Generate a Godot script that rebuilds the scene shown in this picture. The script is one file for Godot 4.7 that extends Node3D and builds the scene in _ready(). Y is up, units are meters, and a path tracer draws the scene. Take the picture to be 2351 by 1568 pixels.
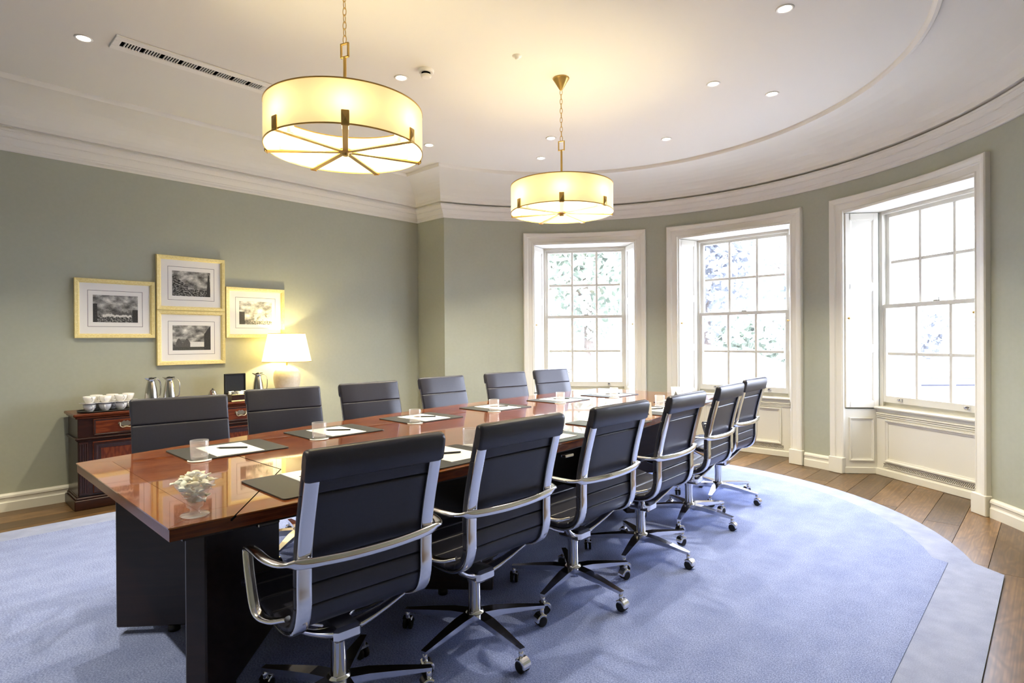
extends Node3D
# Boardroom with a bow window: table, twelve swivel chairs, sideboard, pendants.
var M := {}
var taken := {}
var grain := 2
var rng := RandomNumberGenerator.new()
const XW := -5.711
const XR := 0.695
const ZN := 1.9
const ZR := -4.34
const BX := -2.508
const BZ := -3.30
const RB := 2.895
const HK := 3.075
const WC := [-35.05, -0.9, 34.1]

# ---------------------------------------------------------------- nodes
func numbered(called: String) -> String:
	if not taken.has(called):
		taken[called] = 0
		return called
	taken[called] += 1
	return "%s_%03d" % [called, taken[called]]
func tag(o: Node, label: String, category: String, group := "") -> Node:
	o.set_meta("label", label)
	o.set_meta("category", category)
	if group != "":
		o.set_meta("group", group)
	return o
func thing(called: String, label: String, category: String, at := Vector3.ZERO, turn := 0.0, group := "") -> Node3D:
	var o := Node3D.new()
	o.name = numbered(called)
	add_child(o)
	o.position = at
	o.rotation.y = turn
	tag(o, label, category, group)
	return o
func structure(called: String, at := Vector3.ZERO, turn := 0.0) -> Node3D:
	var o := Node3D.new()
	o.name = numbered(called)
	add_child(o)
	o.position = at
	o.rotation.y = turn
	o.set_meta("kind", "structure")
	return o
func dup(o: Node3D, label: String, at: Vector3, turn: float) -> Node3D:
	var c: Node3D = o.duplicate()
	c.name = numbered(String(o.name))
	add_child(c)
	c.position = at
	c.rotation.y = turn
	c.set_meta("label", label)
	return c
func T() -> SurfaceTool:
	var st := SurfaceTool.new()
	st.begin(Mesh.PRIMITIVE_TRIANGLES)
	return st
func mesh_of(st: SurfaceTool, m: Material) -> Mesh:
	st.generate_normals()
	st.set_material(m)
	return st.commit()
func obj(called: String, st: SurfaceTool, m: Material, parent: Node = self) -> MeshInstance3D:
	var o := MeshInstance3D.new()
	o.mesh = mesh_of(st, m)
	o.name = numbered(called) if parent == self else called
	o.cast_shadow = GeometryInstance3D.SHADOW_CASTING_SETTING_ON
	parent.add_child(o, true)
	return o
func put(called: String, mesh: Mesh, parent: Node, at := Vector3.ZERO, turn := 0.0) -> MeshInstance3D:
	var o := MeshInstance3D.new()
	o.mesh = mesh
	o.name = called
	parent.add_child(o, true)
	o.position = at
	o.rotation.y = turn
	return o
func omni(called: String, at: Vector3, energy: float, color: Color, size: float, parent: Node = self) -> void:
	var l := OmniLight3D.new()
	l.name = called
	l.position = at
	l.light_energy = energy
	l.light_color = color
	l.light_size = size
	l.omni_range = 14.0
	l.omni_attenuation = 2.0
	l.shadow_enabled = true
	parent.add_child(l, true)
func spot(called: String, at: Vector3, energy: float, color: Color, angle: float, size: float, parent: Node = self) -> void:
	var l := SpotLight3D.new()
	l.name = called
	l.position = at
	l.rotation_degrees.x = -90
	l.light_energy = energy
	l.light_color = color
	l.light_size = size
	l.spot_angle = angle
	l.spot_angle_attenuation = 0.5
	l.spot_range = 14.0
	l.spot_attenuation = 2.0
	l.shadow_enabled = true
	parent.add_child(l, true)

# ---------------------------------------------------------------- mesh tools (triangles given anticlockwise from outside)
func uv_of(p: Vector3, n: Vector3) -> Vector2:
	var a := n.abs()
	var k := 0
	if a.y >= a.x and a.y >= a.z:
		k = 1
	elif a.z >= a.x:
		k = 2
	var rest := []
	for i in 3:
		if i != k:
			rest.append(i)
	if rest[1] == grain:
		rest.reverse()
	return Vector2(p[rest[0]], p[rest[1]])
func tri(st: SurfaceTool, a: Vector3, b: Vector3, c: Vector3, sg := -1) -> void:
	var n := (b - a).cross(c - a)
	if n.length_squared() < 1e-16:
		return
	st.set_smooth_group(sg)
	for p in [a, c, b]:
		st.set_uv(uv_of(p, n))
		st.add_vertex(p)
func quad(st: SurfaceTool, a: Vector3, b: Vector3, c: Vector3, d: Vector3, sg := -1) -> void:
	tri(st, a, b, c, sg)
	tri(st, a, c, d, sg)
func face(st: SurfaceTool, pts: Array, from: Vector3, sg := -1) -> void:
	# a convex polygon that looks away from the point `from`
	var mid := Vector3.ZERO
	for p in pts:
		mid += p
	mid /= pts.size()
	var q := pts.duplicate()
	if ((q[1] - q[0]).cross(q[2] - q[0])).dot(mid - from) < 0:
		q.reverse()
	for i in range(1, q.size() - 1):
		tri(st, q[0], q[i], q[i + 1], sg)
func solid(st: SurfaceTool, t: PackedVector3Array, sgs: PackedInt32Array) -> void:
	var v := 0.0
	var o := t[0]
	for i in range(0, t.size(), 3):
		v += (t[i] - o).dot((t[i + 1] - o).cross(t[i + 2] - o))
	for i in range(0, t.size(), 3):
		if v >= 0:
			tri(st, t[i], t[i + 1], t[i + 2], sgs[i / 3])
		else:
			tri(st, t[i], t[i + 2], t[i + 1], sgs[i / 3])
func box(st: SurfaceTool, c: Vector3, s: Vector3, ch := 0.003, b := Basis.IDENTITY) -> void:
	var h := s * 0.5
	ch = minf(ch, minf(h.x, minf(h.y, h.z)) * 0.6)
	var g := h - Vector3(ch, ch, ch)
	if ch <= 0.0001:
		for i in 3:
			for sg in [-1.0, 1.0]:
				var j := (i + 1) % 3
				var k := (i + 2) % 3
				var f := []
				for q in [[-1, -1], [1, -1], [1, 1], [-1, 1]]:
					var p := Vector3.ZERO
					p[i] = sg * h[i]
					p[j] = q[0] * h[j]
					p[k] = q[1] * h[k]
					f.append(c + b * p)
				face(st, f, c)
		return
	for i in 3:
		var j := (i + 1) % 3
		var k := (i + 2) % 3
		for sg in [-1.0, 1.0]:
			var f := []
			for q in [[-1, -1], [1, -1], [1, 1], [-1, 1]]:
				var p := Vector3.ZERO
				p[i] = sg * h[i]
				p[j] = q[0] * g[j]
				p[k] = q[1] * g[k]
				f.append(c + b * p)
			face(st, f, c)
			for sh in [-1.0, 1.0]:
				var e := []
				for q in [[0, -1], [1, -1], [1, 1], [0, 1]]:
					var p := Vector3.ZERO
					p[i] = sg * (h[i] if q[0] == 0 else g[i])
					p[j] = sh * (g[j] if q[0] == 0 else h[j])
					p[k] = q[1] * g[k]
					e.append(c + b * p)
				face(st, e, c)
	for sx in [-1.0, 1.0]:
		for sy in [-1.0, 1.0]:
			for sz in [-1.0, 1.0]:
				face(st, [c + b * Vector3(sx * h.x, sy * g.y, sz * g.z), c + b * Vector3(sx * g.x, sy * h.y, sz * g.z), c + b * Vector3(sx * g.x, sy * g.y, sz * h.z)], c)
func loft(st: SurfaceTool, rings: Array, closed_path := false, smooth := true) -> void:
	# closed rings joined into a body
	var t := PackedVector3Array()
	var g := PackedInt32Array()
	var n: int = rings.size()
	var m: int = rings[0].size()
	var sg := 0 if smooth else -1
	for i in (n if closed_path else n - 1):
		var a: Array = rings[i]
		var b: Array = rings[(i + 1) % n]
		for j in m:
			var k := (j + 1) % m
			t.append_array([a[j], a[k], b[k], a[j], b[k], b[j]])
			g.append_array([sg, sg])
	if not closed_path:
		for e in 2:
			var r: Array = rings[0] if e == 0 else rings[n - 1]
			var mid := Vector3.ZERO
			for p in r:
				mid += p
			mid /= m
			for j in m:
				var k := (j + 1) % m
				if e == 0:
					t.append_array([mid, r[k], r[j]])
				else:
					t.append_array([mid, r[j], r[k]])
				g.append(-1)
	solid(st, t, g)
func sheet(st: SurfaceTool, rows: Array, toward: Vector3, closed := false, smooth := true) -> void:
	# an open surface through rows of points that faces the point `toward`
	var a0: Vector3 = rows[0][0]
	var nn: Vector3 = (rows[0][1] - a0).cross(rows[1][0] - a0)
	var flip := nn.dot(toward - a0) < 0
	var sg := 0 if smooth else -1
	for i in rows.size() - 1:
		var m: int = rows[i].size()
		for j in (m if closed else m - 1):
			var k := (j + 1) % m
			if flip:
				quad(st, rows[i][j], rows[i + 1][j], rows[i + 1][k], rows[i][k], sg)
			else:
				quad(st, rows[i][j], rows[i][k], rows[i + 1][k], rows[i + 1][j], sg)
func sweep(st: SurfaceTool, pts: Array, prof: Array, hint, closed := false, smooth := true, sizes := []) -> void:
	var rings := []
	var n := pts.size()
	for i in n:
		var p: Vector3 = pts[i]
		var t: Vector3
		if closed:
			t = pts[(i + 1) % n] - pts[(i + n - 1) % n]
		else:
			t = pts[mini(i + 1, n - 1)] - pts[maxi(i - 1, 0)]
		t = t.normalized()
		var hv: Vector3 = hint[i] if hint is Array else hint
		var b := (hv - t * hv.dot(t)).normalized()
		var w := t.cross(b)
		var s: float = sizes[i] if sizes.size() > 0 else 1.0
		var r := []
		for q in prof:
			r.append(p + b * q.x * s + w * q.y * s)
		rings.append(r)
	loft(st, rings, closed, smooth)
func oval(a: float, b: float, n := 10, power := 1.0) -> Array:
	var r := []
	for i in n:
		var w := TAU * (i + 0.5) / n
		var c := cos(w)
		var s := sin(w)
		r.append(Vector2(a * signf(c) * pow(absf(c), power), b * signf(s) * pow(absf(s), power)))
	return r
func tube(st: SurfaceTool, pts: Array, r: float, n := 8, closed := false) -> void:
	var d: Vector3 = pts[1] - pts[0]
	var hint := Vector3.UP if absf(d.normalized().y) < 0.8 else Vector3(1, 0, 0.3)
	sweep(st, pts, oval(r, r, n), hint, closed)
func lathe(st: SurfaceTool, prof: Array, n := 24, at := Vector3.ZERO, smooth := true) -> void:
	# prof: points (radius, height) from bottom to top, closed on the axis
	var rings := []
	for q in prof:
		var r := []
		for i in n:
			var w := TAU * i / n
			r.append(at + Vector3(cos(w) * q.x, q.y, sin(w) * q.x))
		rings.append(r)
	loft(st, rings, false, smooth)
func revolve(st: SurfaceTool, prof: Array, n := 24, at := Vector3.ZERO, smooth := true) -> void:
	# a closed profile loop round the axis (a vessel with an inside)
	var rings := []
	for i in n:
		var w := TAU * i / n
		var r := []
		for q in prof:
			r.append(at + Vector3(cos(w) * q.x, q.y, sin(w) * q.x))
		rings.append(r)
	loft(st, rings, true, smooth)
func prism(st: SurfaceTool, poly: PackedVector2Array, h0: float, h1: float, axis := 1) -> void:
	var ix := Geometry2D.triangulate_polygon(poly)
	if ix.size() == 0:
		return
	var at := func(p: Vector2, h: float) -> Vector3:
		if axis == 1:
			return Vector3(p.x, h, p.y)
		if axis == 2:
			return Vector3(p.x, p.y, h)
		return Vector3(h, p.y, p.x)
	var t := PackedVector3Array()
	var g := PackedInt32Array()
	# orientation of the triangulation against the outline
	var area := 0.0
	for i in poly.size():
		area += poly[i].cross(poly[(i + 1) % poly.size()])
	var ta := 0.0
	for i in range(0, ix.size(), 3):
		ta += (poly[ix[i + 1]] - poly[ix[i]]).cross(poly[ix[i + 2]] - poly[ix[i]])
	var same := ta * area > 0
	for i in range(0, ix.size(), 3):
		var a := poly[ix[i]]
		var b := poly[ix[i + 1]] if same else poly[ix[i + 2]]
		var c := poly[ix[i + 2]] if same else poly[ix[i + 1]]
		t.append_array([at.call(a, h1), at.call(b, h1), at.call(c, h1)])
		t.append_array([at.call(a, h0), at.call(c, h0), at.call(b, h0)])
		g.append_array([-1, -1])
	for i in poly.size():
		var a := poly[i]
		var b := poly[(i + 1) % poly.size()]
		t.append_array([at.call(a, h0), at.call(b, h0), at.call(b, h1), at.call(a, h0), at.call(b, h1), at.call(a, h1)])
		g.append_array([-1, -1])
	solid(st, t, g)
func rect(x0: float, y0: float, x1: float, y1: float) -> PackedVector2Array:
	return PackedVector2Array([Vector2(x0, y0), Vector2(x1, y0), Vector2(x1, y1), Vector2(x0, y1)])

# ---------------------------------------------------------------- materials
func mat(c: Color, rough := 0.6, metal := 0.0) -> StandardMaterial3D:
	var m := StandardMaterial3D.new()
	m.albedo_color = c
	m.roughness = rough
	m.metallic = metal
	return m
func noise(seed_: int, freq: float, oct := 4) -> FastNoiseLite:
	var n := FastNoiseLite.new()
	n.seed = seed_
	n.noise_type = FastNoiseLite.TYPE_SIMPLEX_SMOOTH
	n.frequency = freq
	n.fractal_octaves = oct
	return n
func tex(w: int, h: int, f: Callable) -> ImageTexture:
	var im := Image.create(w, h, true, Image.FORMAT_RGB8)
	for y in h:
		for x in w:
			im.set_pixel(x, y, f.call(x, y))
	im.generate_mipmaps()
	return ImageTexture.create_from_image(im)
func fold(v: float, n: float) -> float:
	# mirror a coordinate so that the tile closes
	return n - absf(v - n)
func wood_tex(a: Color, b: Color, c: Color, sd: int, rings := 9.0, fine := 0.5) -> ImageTexture:
	var n1 := noise(sd, 0.004)
	var n2 := noise(sd + 1, 0.03, 3)
	return tex(512, 512, func(x: int, y: int) -> Color:
		var u := fold(x, 256.0)
		var v := fold(y, 256.0)
		var w := n1.get_noise_2d(u * 0.6, v * 2.2) * rings + v * 0.03
		var s := 0.5 + 0.5 * sin(w * 3.0)
		var fib := n2.get_noise_2d(u * 0.12, v * 6.0)
		var col := a.lerp(b, s).lerp(c, clampf(0.5 + fib, 0, 1) * fine)
		return col)
func flecks(a: Color, b: Color, sd: int, freq: float, coarse: float, share: float, size := 256, stretch := 1.0) -> ImageTexture:
	var n1 := noise(sd, freq, 2)
	var n2 := noise(sd + 7, coarse, 3)
	return tex(size, size, func(x: int, y: int) -> Color:
		var u := fold(x, size * 0.5)
		var v := fold(y, size * 0.5)
		var k := 0.5 + 0.5 * (n1.get_noise_2d(u * stretch, v) * (1.0 - share) * 1.6 + n2.get_noise_2d(u, v) * share * 1.6)
		return a.lerp(b, clampf(k, 0, 1)))
func tiled(t: Texture2D, rough: float, scale: float, tint := Color.WHITE, metal := 0.0) -> StandardMaterial3D:
	var m := mat(tint, rough, metal)
	m.albedo_texture = t
	m.uv1_scale = Vector3(scale, scale, scale)
	return m
func glow(c: Color, e: float) -> StandardMaterial3D:
	var m := mat(Color(0.9, 0.88, 0.84), 0.5)
	m.emission_enabled = true
	m.emission = c
	m.emission_energy_multiplier = e
	return m
func glass(c: Color, alpha: float) -> StandardMaterial3D:
	var m := mat(Color(c.r, c.g, c.b, alpha), 0.02)
	m.transparency = BaseMaterial3D.TRANSPARENCY_ALPHA
	return m
func make_materials() -> void:
	M.wall = tiled(flecks(Color(0.645, 0.655, 0.59), Color(0.665, 0.675, 0.61), 3, 0.2, 0.02, 0.5), 0.75, 0.5)
	M.ceiling = mat(Color(0.865, 0.855, 0.82), 0.85)
	M.white = mat(Color(0.87, 0.86, 0.815), 0.38)
	M.floorwood = []
	for k in 4:
		var d := 0.85 + 0.12 * k
		M.floorwood.append(tiled(wood_tex(Color(0.47 * d, 0.36 * d, 0.23 * d), Color(0.38 * d, 0.285 * d, 0.175 * d), Color(0.27 * d, 0.195 * d, 0.12 * d), 20 + k * 5, 7.0, 0.55), 0.34, 0.8))
	M.underfloor = mat(Color(0.10, 0.07, 0.05), 0.9)
	var cp := flecks(Color(0.37, 0.43, 0.65), Color(0.67, 0.725, 0.905), 41, 0.32, 0.010, 0.16, 512, 0.6)
	M.rug = tiled(cp, 1.0, 1.1)
	var cb := flecks(Color(0.52, 0.56, 0.71), Color(0.66, 0.70, 0.83), 51, 0.35, 0.014, 0.45, 512, 1.6)
	M.rug_border = tiled(cb, 1.0, 0.9)
	for k in ["rug", "rug_border"]:
		M[k].rim_enabled = true
		M[k].rim = 0.3
	M.veneer = tiled(wood_tex(Color(0.59, 0.33, 0.15), Color(0.46, 0.23, 0.09), Color(0.33, 0.145, 0.055), 61, 6.0, 0.5), 0.16, 1.1)
	M.veneer2 = tiled(wood_tex(Color(0.65, 0.40, 0.20), Color(0.53, 0.29, 0.13), Color(0.39, 0.20, 0.085), 64, 5.0, 0.45), 0.16, 1.3)
	for k in ["veneer", "veneer2"]:
		M[k].metallic_specular = 0.2
		M[k].clearcoat_enabled = true
		M[k].clearcoat = 1.0
		M[k].clearcoat_roughness = 0.03
	M.tabledark = tiled(wood_tex(Color(0.16, 0.09, 0.06), Color(0.12, 0.065, 0.045), Color(0.09, 0.05, 0.035), 67, 5.0, 0.4), 0.35, 1.0)
	M.mahogany = tiled(wood_tex(Color(0.46, 0.22, 0.10), Color(0.36, 0.15, 0.065), Color(0.25, 0.10, 0.05), 71, 6.0, 0.5), 0.25, 1.4)
	M.mahogany_dark = tiled(wood_tex(Color(0.22, 0.10, 0.055), Color(0.17, 0.07, 0.04), Color(0.11, 0.05, 0.03), 74, 6.0, 0.5), 0.28, 1.4)
	M.leather = tiled(flecks(Color(0.165, 0.168, 0.215), Color(0.205, 0.21, 0.265), 81, 0.5, 0.05, 0.2), 0.36, 4.0)
	M.chrome = mat(Color(0.93, 0.93, 0.94), 0.14, 1.0)
	M.black = mat(Color(0.035, 0.035, 0.04), 0.45)
	M.rubber = mat(Color(0.05, 0.05, 0.055), 0.6)
	M.steel = mat(Color(0.80, 0.79, 0.77), 0.18, 1.0)
	M.brass = mat(Color(0.80, 0.67, 0.40), 0.36, 1.0)
	M.silver = mat(Color(0.74, 0.69, 0.58), 0.3, 1.0)
	M.dish = glass(Color(0.97, 0.99, 1.0), 0.13)
	M.china = mat(Color(0.93, 0.92, 0.90), 0.15)
	M.blotter = tiled(flecks(Color(0.19, 0.19, 0.19), Color(0.235, 0.235, 0.23), 85, 0.5, 0.05, 0.2), 0.45, 4.0)
	M.paper = mat(Color(0.94, 0.94, 0.93), 0.8)
	M.print_ink = mat(Color(0.35, 0.35, 0.36), 0.8)
	M.coaster = mat(Color(0.93, 0.92, 0.90), 0.6)
	M.tumbler = glass(Color(0.97, 0.98, 1.0), 0.17)
	M.pane = glass(Color(0.96, 0.98, 1.0), 0.05)
	M.gold = tiled(flecks(Color(0.87, 0.79, 0.50), Color(0.96, 0.91, 0.69), 91, 0.1, 0.03, 0.5), 0.42, 6.0, Color.WHITE, 0.15)
	M.mount = mat(Color(0.92, 0.91, 0.89), 0.9)
	M.frame_back = mat(Color(0.20, 0.15, 0.08), 0.6)
	M.shade = mat(Color(0.93, 0.89, 0.80), 0.9)
	M.shade.backlight_enabled = true
	M.shade.backlight = Color(0.56, 0.52, 0.43)
	M.shade.cull_mode = BaseMaterial3D.CULL_DISABLED
	M.lampshade = mat(Color(0.97, 0.94, 0.85), 0.9)
	M.lampshade.backlight_enabled = true
	M.lampshade.backlight = Color(0.92, 0.88, 0.76)
	M.lampshade.cull_mode = BaseMaterial3D.CULL_DISABLED
	M.ceramic = tiled(flecks(Color(0.84, 0.78, 0.66), Color(0.90, 0.86, 0.77), 95, 0.05, 0.02, 0.6), 0.3, 3.0)
	M.bulb = glow(Color(1.0, 0.88, 0.66), 10.0)
	M.lens = glow(Color(1.0, 0.96, 0.88), 9.0)
	M.plastic = mat(Color(0.90, 0.89, 0.86), 0.5)
	M.void_dark = mat(Color(0.03, 0.03, 0.03), 1.0)
	M.void_dark.metallic_specular = 0.0
	M.candy = [mat(Color(0.97, 0.96, 0.92), 0.4), mat(Color(0.96, 0.93, 0.83), 0.4), mat(Color(0.97, 0.97, 0.97), 0.4), mat(Color(0.94, 0.96, 0.93), 0.4)]

# ---------------------------------------------------------------- the room
func arc_pt(r: float, deg: float) -> Vector2:
	var a := deg_to_rad(deg)
	return Vector2(BX + r * sin(a), BZ - r * cos(a))
func outline(os: float, ob: float, steps := 72) -> PackedVector2Array:
	# the room's plan, moved inwards by os on straight walls and ob on the bow
	var p := PackedVector2Array()
	p.append(Vector2(XW + os, ZN - os))
	p.append(Vector2(XW + os, ZR + os))
	var r := RB - ob
	var dz := ZR + os - BZ
	var a0 := rad_to_deg(acos(clampf(-dz / r, -1, 1)))
	for i in steps + 1:
		p.append(arc_pt(r, lerpf(-a0, a0, float(i) / steps)))
	p.append(Vector2(XR - os, ZR + os))
	p.append(Vector2(XR - os, ZN - os))
	return p
func ring3(os: float, ob: float, y: float) -> Array:
	var r := []
	for q in outline(os, ob):
		r.append(Vector3(q.x, y, q.y))
	return r
func run_round(st: SurfaceTool, prof: Array) -> void:
	# a moulding all round the room: prof is a closed loop of (offset, height)
	var cols := []
	for q in prof:
		cols.append(ring3(q.x, q.x, q.y))
	var n: int = cols[0].size()
	var rings := []
	for i in n:
		var r := []
		for c in cols:
			r.append(c[i])
		rings.append(r)
	loft(st, rings, true, false)
func build_shell() -> void:
	# floor: a dark bed with oak planks along the room
	var f := structure("floor")
	var st := T()
	box(st, Vector3((XW + XR) / 2, -0.12, -2.3), Vector3(7.4, 0.2, 9.2), 0.0)
	obj("bed", st, M.underfloor, f)
	var room := outline(-0.005, -0.005, 48)
	for c in WC:
		var a := PackedVector2Array()
		for q in [[-0.62, 2.7], [0.62, 2.7], [0.53, 3.11], [-0.53, 3.11]]:
			var w := deg_to_rad(c)
			a.append(Vector2(BX + sin(w) * q[1] + cos(w) * q[0], BZ - cos(w) * q[1] + sin(w) * q[0]))
		var u := Geometry2D.merge_polygons(room, a)
		room = u[0]
	var inner := rug_outline(0.12)
	rng.seed = 5
	var wd := 0.195
	var x := XW - 0.02
	grain = 2
	while x < XR + 0.1:
		var z := -6.6 - rng.randf() * 1.2
		while z < ZN:
			var l := rng.randf_range(1.1, 1.9)
			var hidden := true
			for q in [Vector2(x, z), Vector2(x + wd, z), Vector2(x, z + l), Vector2(x + wd, z + l)]:
				if not Geometry2D.is_point_in_polygon(q, inner):
					hidden = false
			if not hidden:
				for piece in Geometry2D.intersect_polygons(rect(x, z, x + wd - 0.003, z + l - 0.003), room):
					if piece.size() >= 3:
						var s2 := T()
						prism(s2, piece, -0.02, 0.0)
						obj("plank", s2, M.floorwood[rng.randi() % 4], f)
			z += l
		x += wd
	# straight walls
	var mk := func(called: String, poly: PackedVector2Array) -> void:
		var s := T()
		prism(s, poly, -0.1, 3.2)
		obj(called, s, M.wall).set_meta("kind", "structure")
	mk.call("wall_left", rect(XW - 0.2, ZR - 0.2, XW, ZN + 0.2))
	mk.call("wall_right", rect(XR, ZR - 0.2, XR + 0.2, ZN + 0.2))
	mk.call("wall_back", rect(XW, ZN, XR, ZN + 0.2))
	var oc := outline(0, 0, 72)
	var xo := oc[2].x
	mk.call("wall_return_left", rect(XW, ZR - 0.2, xo - 0.002, ZR))
	mk.call("wall_return_right", rect(oc[oc.size() - 3].x + 0.002, ZR - 0.2, XR, ZR))
	# the bow: piers between the windows and lintels over them
	var wb := structure("wall_bow")
	var a_end := rad_to_deg(acos(-(ZR - BZ) / RB))
	var wc := [-a_end - 12.8, WC[0], WC[1], WC[2], a_end + 12.8]
	for k in 4:
		var l: float = wc[k] + 12.8
		var r: float = wc[k + 1] - 12.8
		var p := PackedVector2Array()
		for i in 13:
			p.append(arc_pt(RB, lerpf(l, r, i / 12.0)))
		if k < 3:
			p.append(win_pt(WC[k], -0.548, 3.10))
			p.append(win_pt(WC[k], -0.548, 3.30))
		else:
			p.append(arc_pt(3.3, r + 3))
		if k > 0:
			p.append(win_pt(WC[k - 1], 0.548, 3.30))
			p.append(win_pt(WC[k - 1], 0.548, 3.10))
		else:
			p.append(arc_pt(3.3, l - 3))
		var s := T()
		prism(s, p, -0.1, 3.2)
		obj("pier", s, M.wall, wb)
	for c in WC:
		var p := PackedVector2Array()
		for i in 13:
			p.append(arc_pt(RB, c + lerpf(-12.8, 12.8, i / 12.0)))
		p.append(win_pt(c, 0.548, 3.10))
		p.append(win_pt(c, 0.548, 3.30))
		p.append(win_pt(c, -0.548, 3.30))
		p.append(win_pt(c, -0.548, 3.10))
		var s := T()
		prism(s, p, 2.432, 3.2)
		obj("lintel", s, M.wall, wb)
		s = T()
		prism(s, PackedVector2Array([win_pt(c, -0.548, 3.13), win_pt(c, 0.548, 3.13), win_pt(c, 0.548, 3.30), win_pt(c, -0.548, 3.30)]), -0.4, 0.60)
		obj("sill_wall", s, M.wall, wb)
	# ceiling: flat middle, coved sides, slab over all
	var cl := structure("ceiling")
	st = T()
	prism(st, rect(XW - 0.2, -6.9, XR + 0.2, ZN + 0.2), HK + 0.004, HK + 0.15)
	obj("slab", st, M.ceiling, cl)
	st = T()
	prism(st, outline(0.585, 0.775), HK - 0.004, HK + 0.003)
	obj("flat", st, M.ceiling, cl)
	st = T()
	var rows := [ring3(0.098, 0.06, 2.838), ring3(0.098, 0.06, 2.862)]
	for i in 11:
		var w := PI / 2 * i / 10.0
		rows.append(ring3(0.124 + 0.461 * (1 - cos(w)), 0.124 + 0.651 * (1 - cos(w)), 2.862 + 0.195 * sin(w)))
	sheet(st, rows, Vector3(-2.5, 1, -2), true, false)
	obj("cove", st, M.ceiling, cl)
	st = T()
	var cols := []
	for q in [[0.57, 0.76, HK], [0.57, 0.76, 3.046], [0.576, 0.766, 3.040], [0.594, 0.784, 3.040], [0.602, 0.792, 3.050], [0.608, 0.798, 3.060], [0.612, 0.802, HK]]:
		cols.append(ring3(q[0], q[1], q[2]))
	var rings := []
	for i in cols[0].size():
		var r := []
		for c in cols:
			r.append(c[i])
		rings.append(r)
	loft(st, rings, true, false)
	obj("bead", st, M.ceiling, cl)
	# cornice
	st = T()
	run_round(st, [Vector2(-0.01, 2.700), Vector2(0.016, 2.700), Vector2(0.022, 2.708), Vector2(0.022, 2.728), Vector2(0.030, 2.736), Vector2(0.030, 2.744), Vector2(0.040, 2.752), Vector2(0.060, 2.772), Vector2(0.068, 2.784), Vector2(0.082, 2.786), Vector2(0.082, 2.794), Vector2(0.095, 2.806), Vector2(0.104, 2.824), Vector2(0.112, 2.826), Vector2(0.112, 2.842), Vector2(0.05, 2.842), Vector2(-0.01, 2.842)])
	var co := obj("trim_1", st, M.ceiling)
	co.set_meta("kind", "structure")
	# baseboards
	var bp := [Vector2(0, 0.0), Vector2(0.024, 0.0), Vector2(0.024, 0.066), Vector2(0.019, 0.072), Vector2(0.017, 0.080), Vector2(0.019, 0.098), Vector2(0.024, 0.104), Vector2(0.022, 0.118), Vector2(0.012, 0.130), Vector2(0, 0.132)]
	var bb := func(called: String, path: Array) -> void:
		# path: [point, inward normal (unscaled for mitres)]
		var s := T()
		var rr := []
		for e in path:
			var r := []
			for q in bp:
				r.append(Vector3(e[0].x + e[1].x * q.x, q.y, e[0].y + e[1].y * q.x))
			rr.append(r)
		loft(s, rr, false, false)
		obj(called, s, M.white).set_meta("kind", "structure")
	bb.call("baseboard_left", [[Vector2(XW, ZN), Vector2(1, -1)], [Vector2(XW, ZR), Vector2(1, 1)], [Vector2(xo, ZR), Vector2(-0.6, 1)]])
	bb.call("baseboard_right", [[Vector2(XR, ZN), Vector2(-1, -1)], [Vector2(XR, ZR), Vector2(-1, 1)], [Vector2(-2 * -BX - xo, ZR), Vector2(0.6, 1)]])
	bb.call("baseboard_back", [[Vector2(XW, ZN), Vector2(1, -1)], [Vector2(XR, ZN), Vector2(-1, -1)]])
	for k in 4:
		var l: float = wc[k] + (14.95 if k > 0 else 12.8)
		var r: float = wc[k + 1] - (14.95 if k < 3 else 12.8)
		var path := []
		for i in 11:
			var d := lerpf(l, r, i / 10.0)
			path.append([arc_pt(RB, d), Vector2(-sin(deg_to_rad(d)), cos(deg_to_rad(d)))])
		bb.call("baseboard_bow", path)
func win_pt(c: float, t: float, d: float) -> Vector2:
	var w := deg_to_rad(c)
	return Vector2(BX + sin(w) * d + cos(w) * t, BZ - cos(w) * d + sin(w) * t)

# ---------------------------------------------------------------- windows
# local frame of a window: x along the wall, -z outwards, origin on the floor at distance 2.9 from the bow's centre
func wz(d: float) -> float:
	return -(d - 2.9)
func arc3(r: float, deg: float, y: float) -> Vector3:
	var a := deg_to_rad(deg)
	return Vector3(r * sin(a), y, wz(r * cos(a)))
func panel_frame(st: SurfaceTool, o: Vector3, ux: Vector3, n: Vector3, x0: float, y0: float, x1: float, y1: float, w := 0.022, h := 0.012) -> void:
	# a raised mitred moulding round a panel: o origin, ux along, n proud
	var pr := [Vector2(0, -0.001), Vector2(0, h), Vector2(w * 0.35, h), Vector2(w * 0.6, h * 0.5), Vector2(w, h * 0.35), Vector2(w, -0.001)]
	var rings := []
	for c in [[x0, y0, 1, 1], [x1, y0, -1, 1], [x1, y1, -1, -1], [x0, y1, 1, -1]]:
		var r := []
		for q in pr:
			r.append(o + ux * (c[0] + c[2] * q.x) + Vector3.UP * (c[1] + c[3] * q.x) + n * q.y)
		rings.append(r)
	loft(st, rings, true, false)
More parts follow.
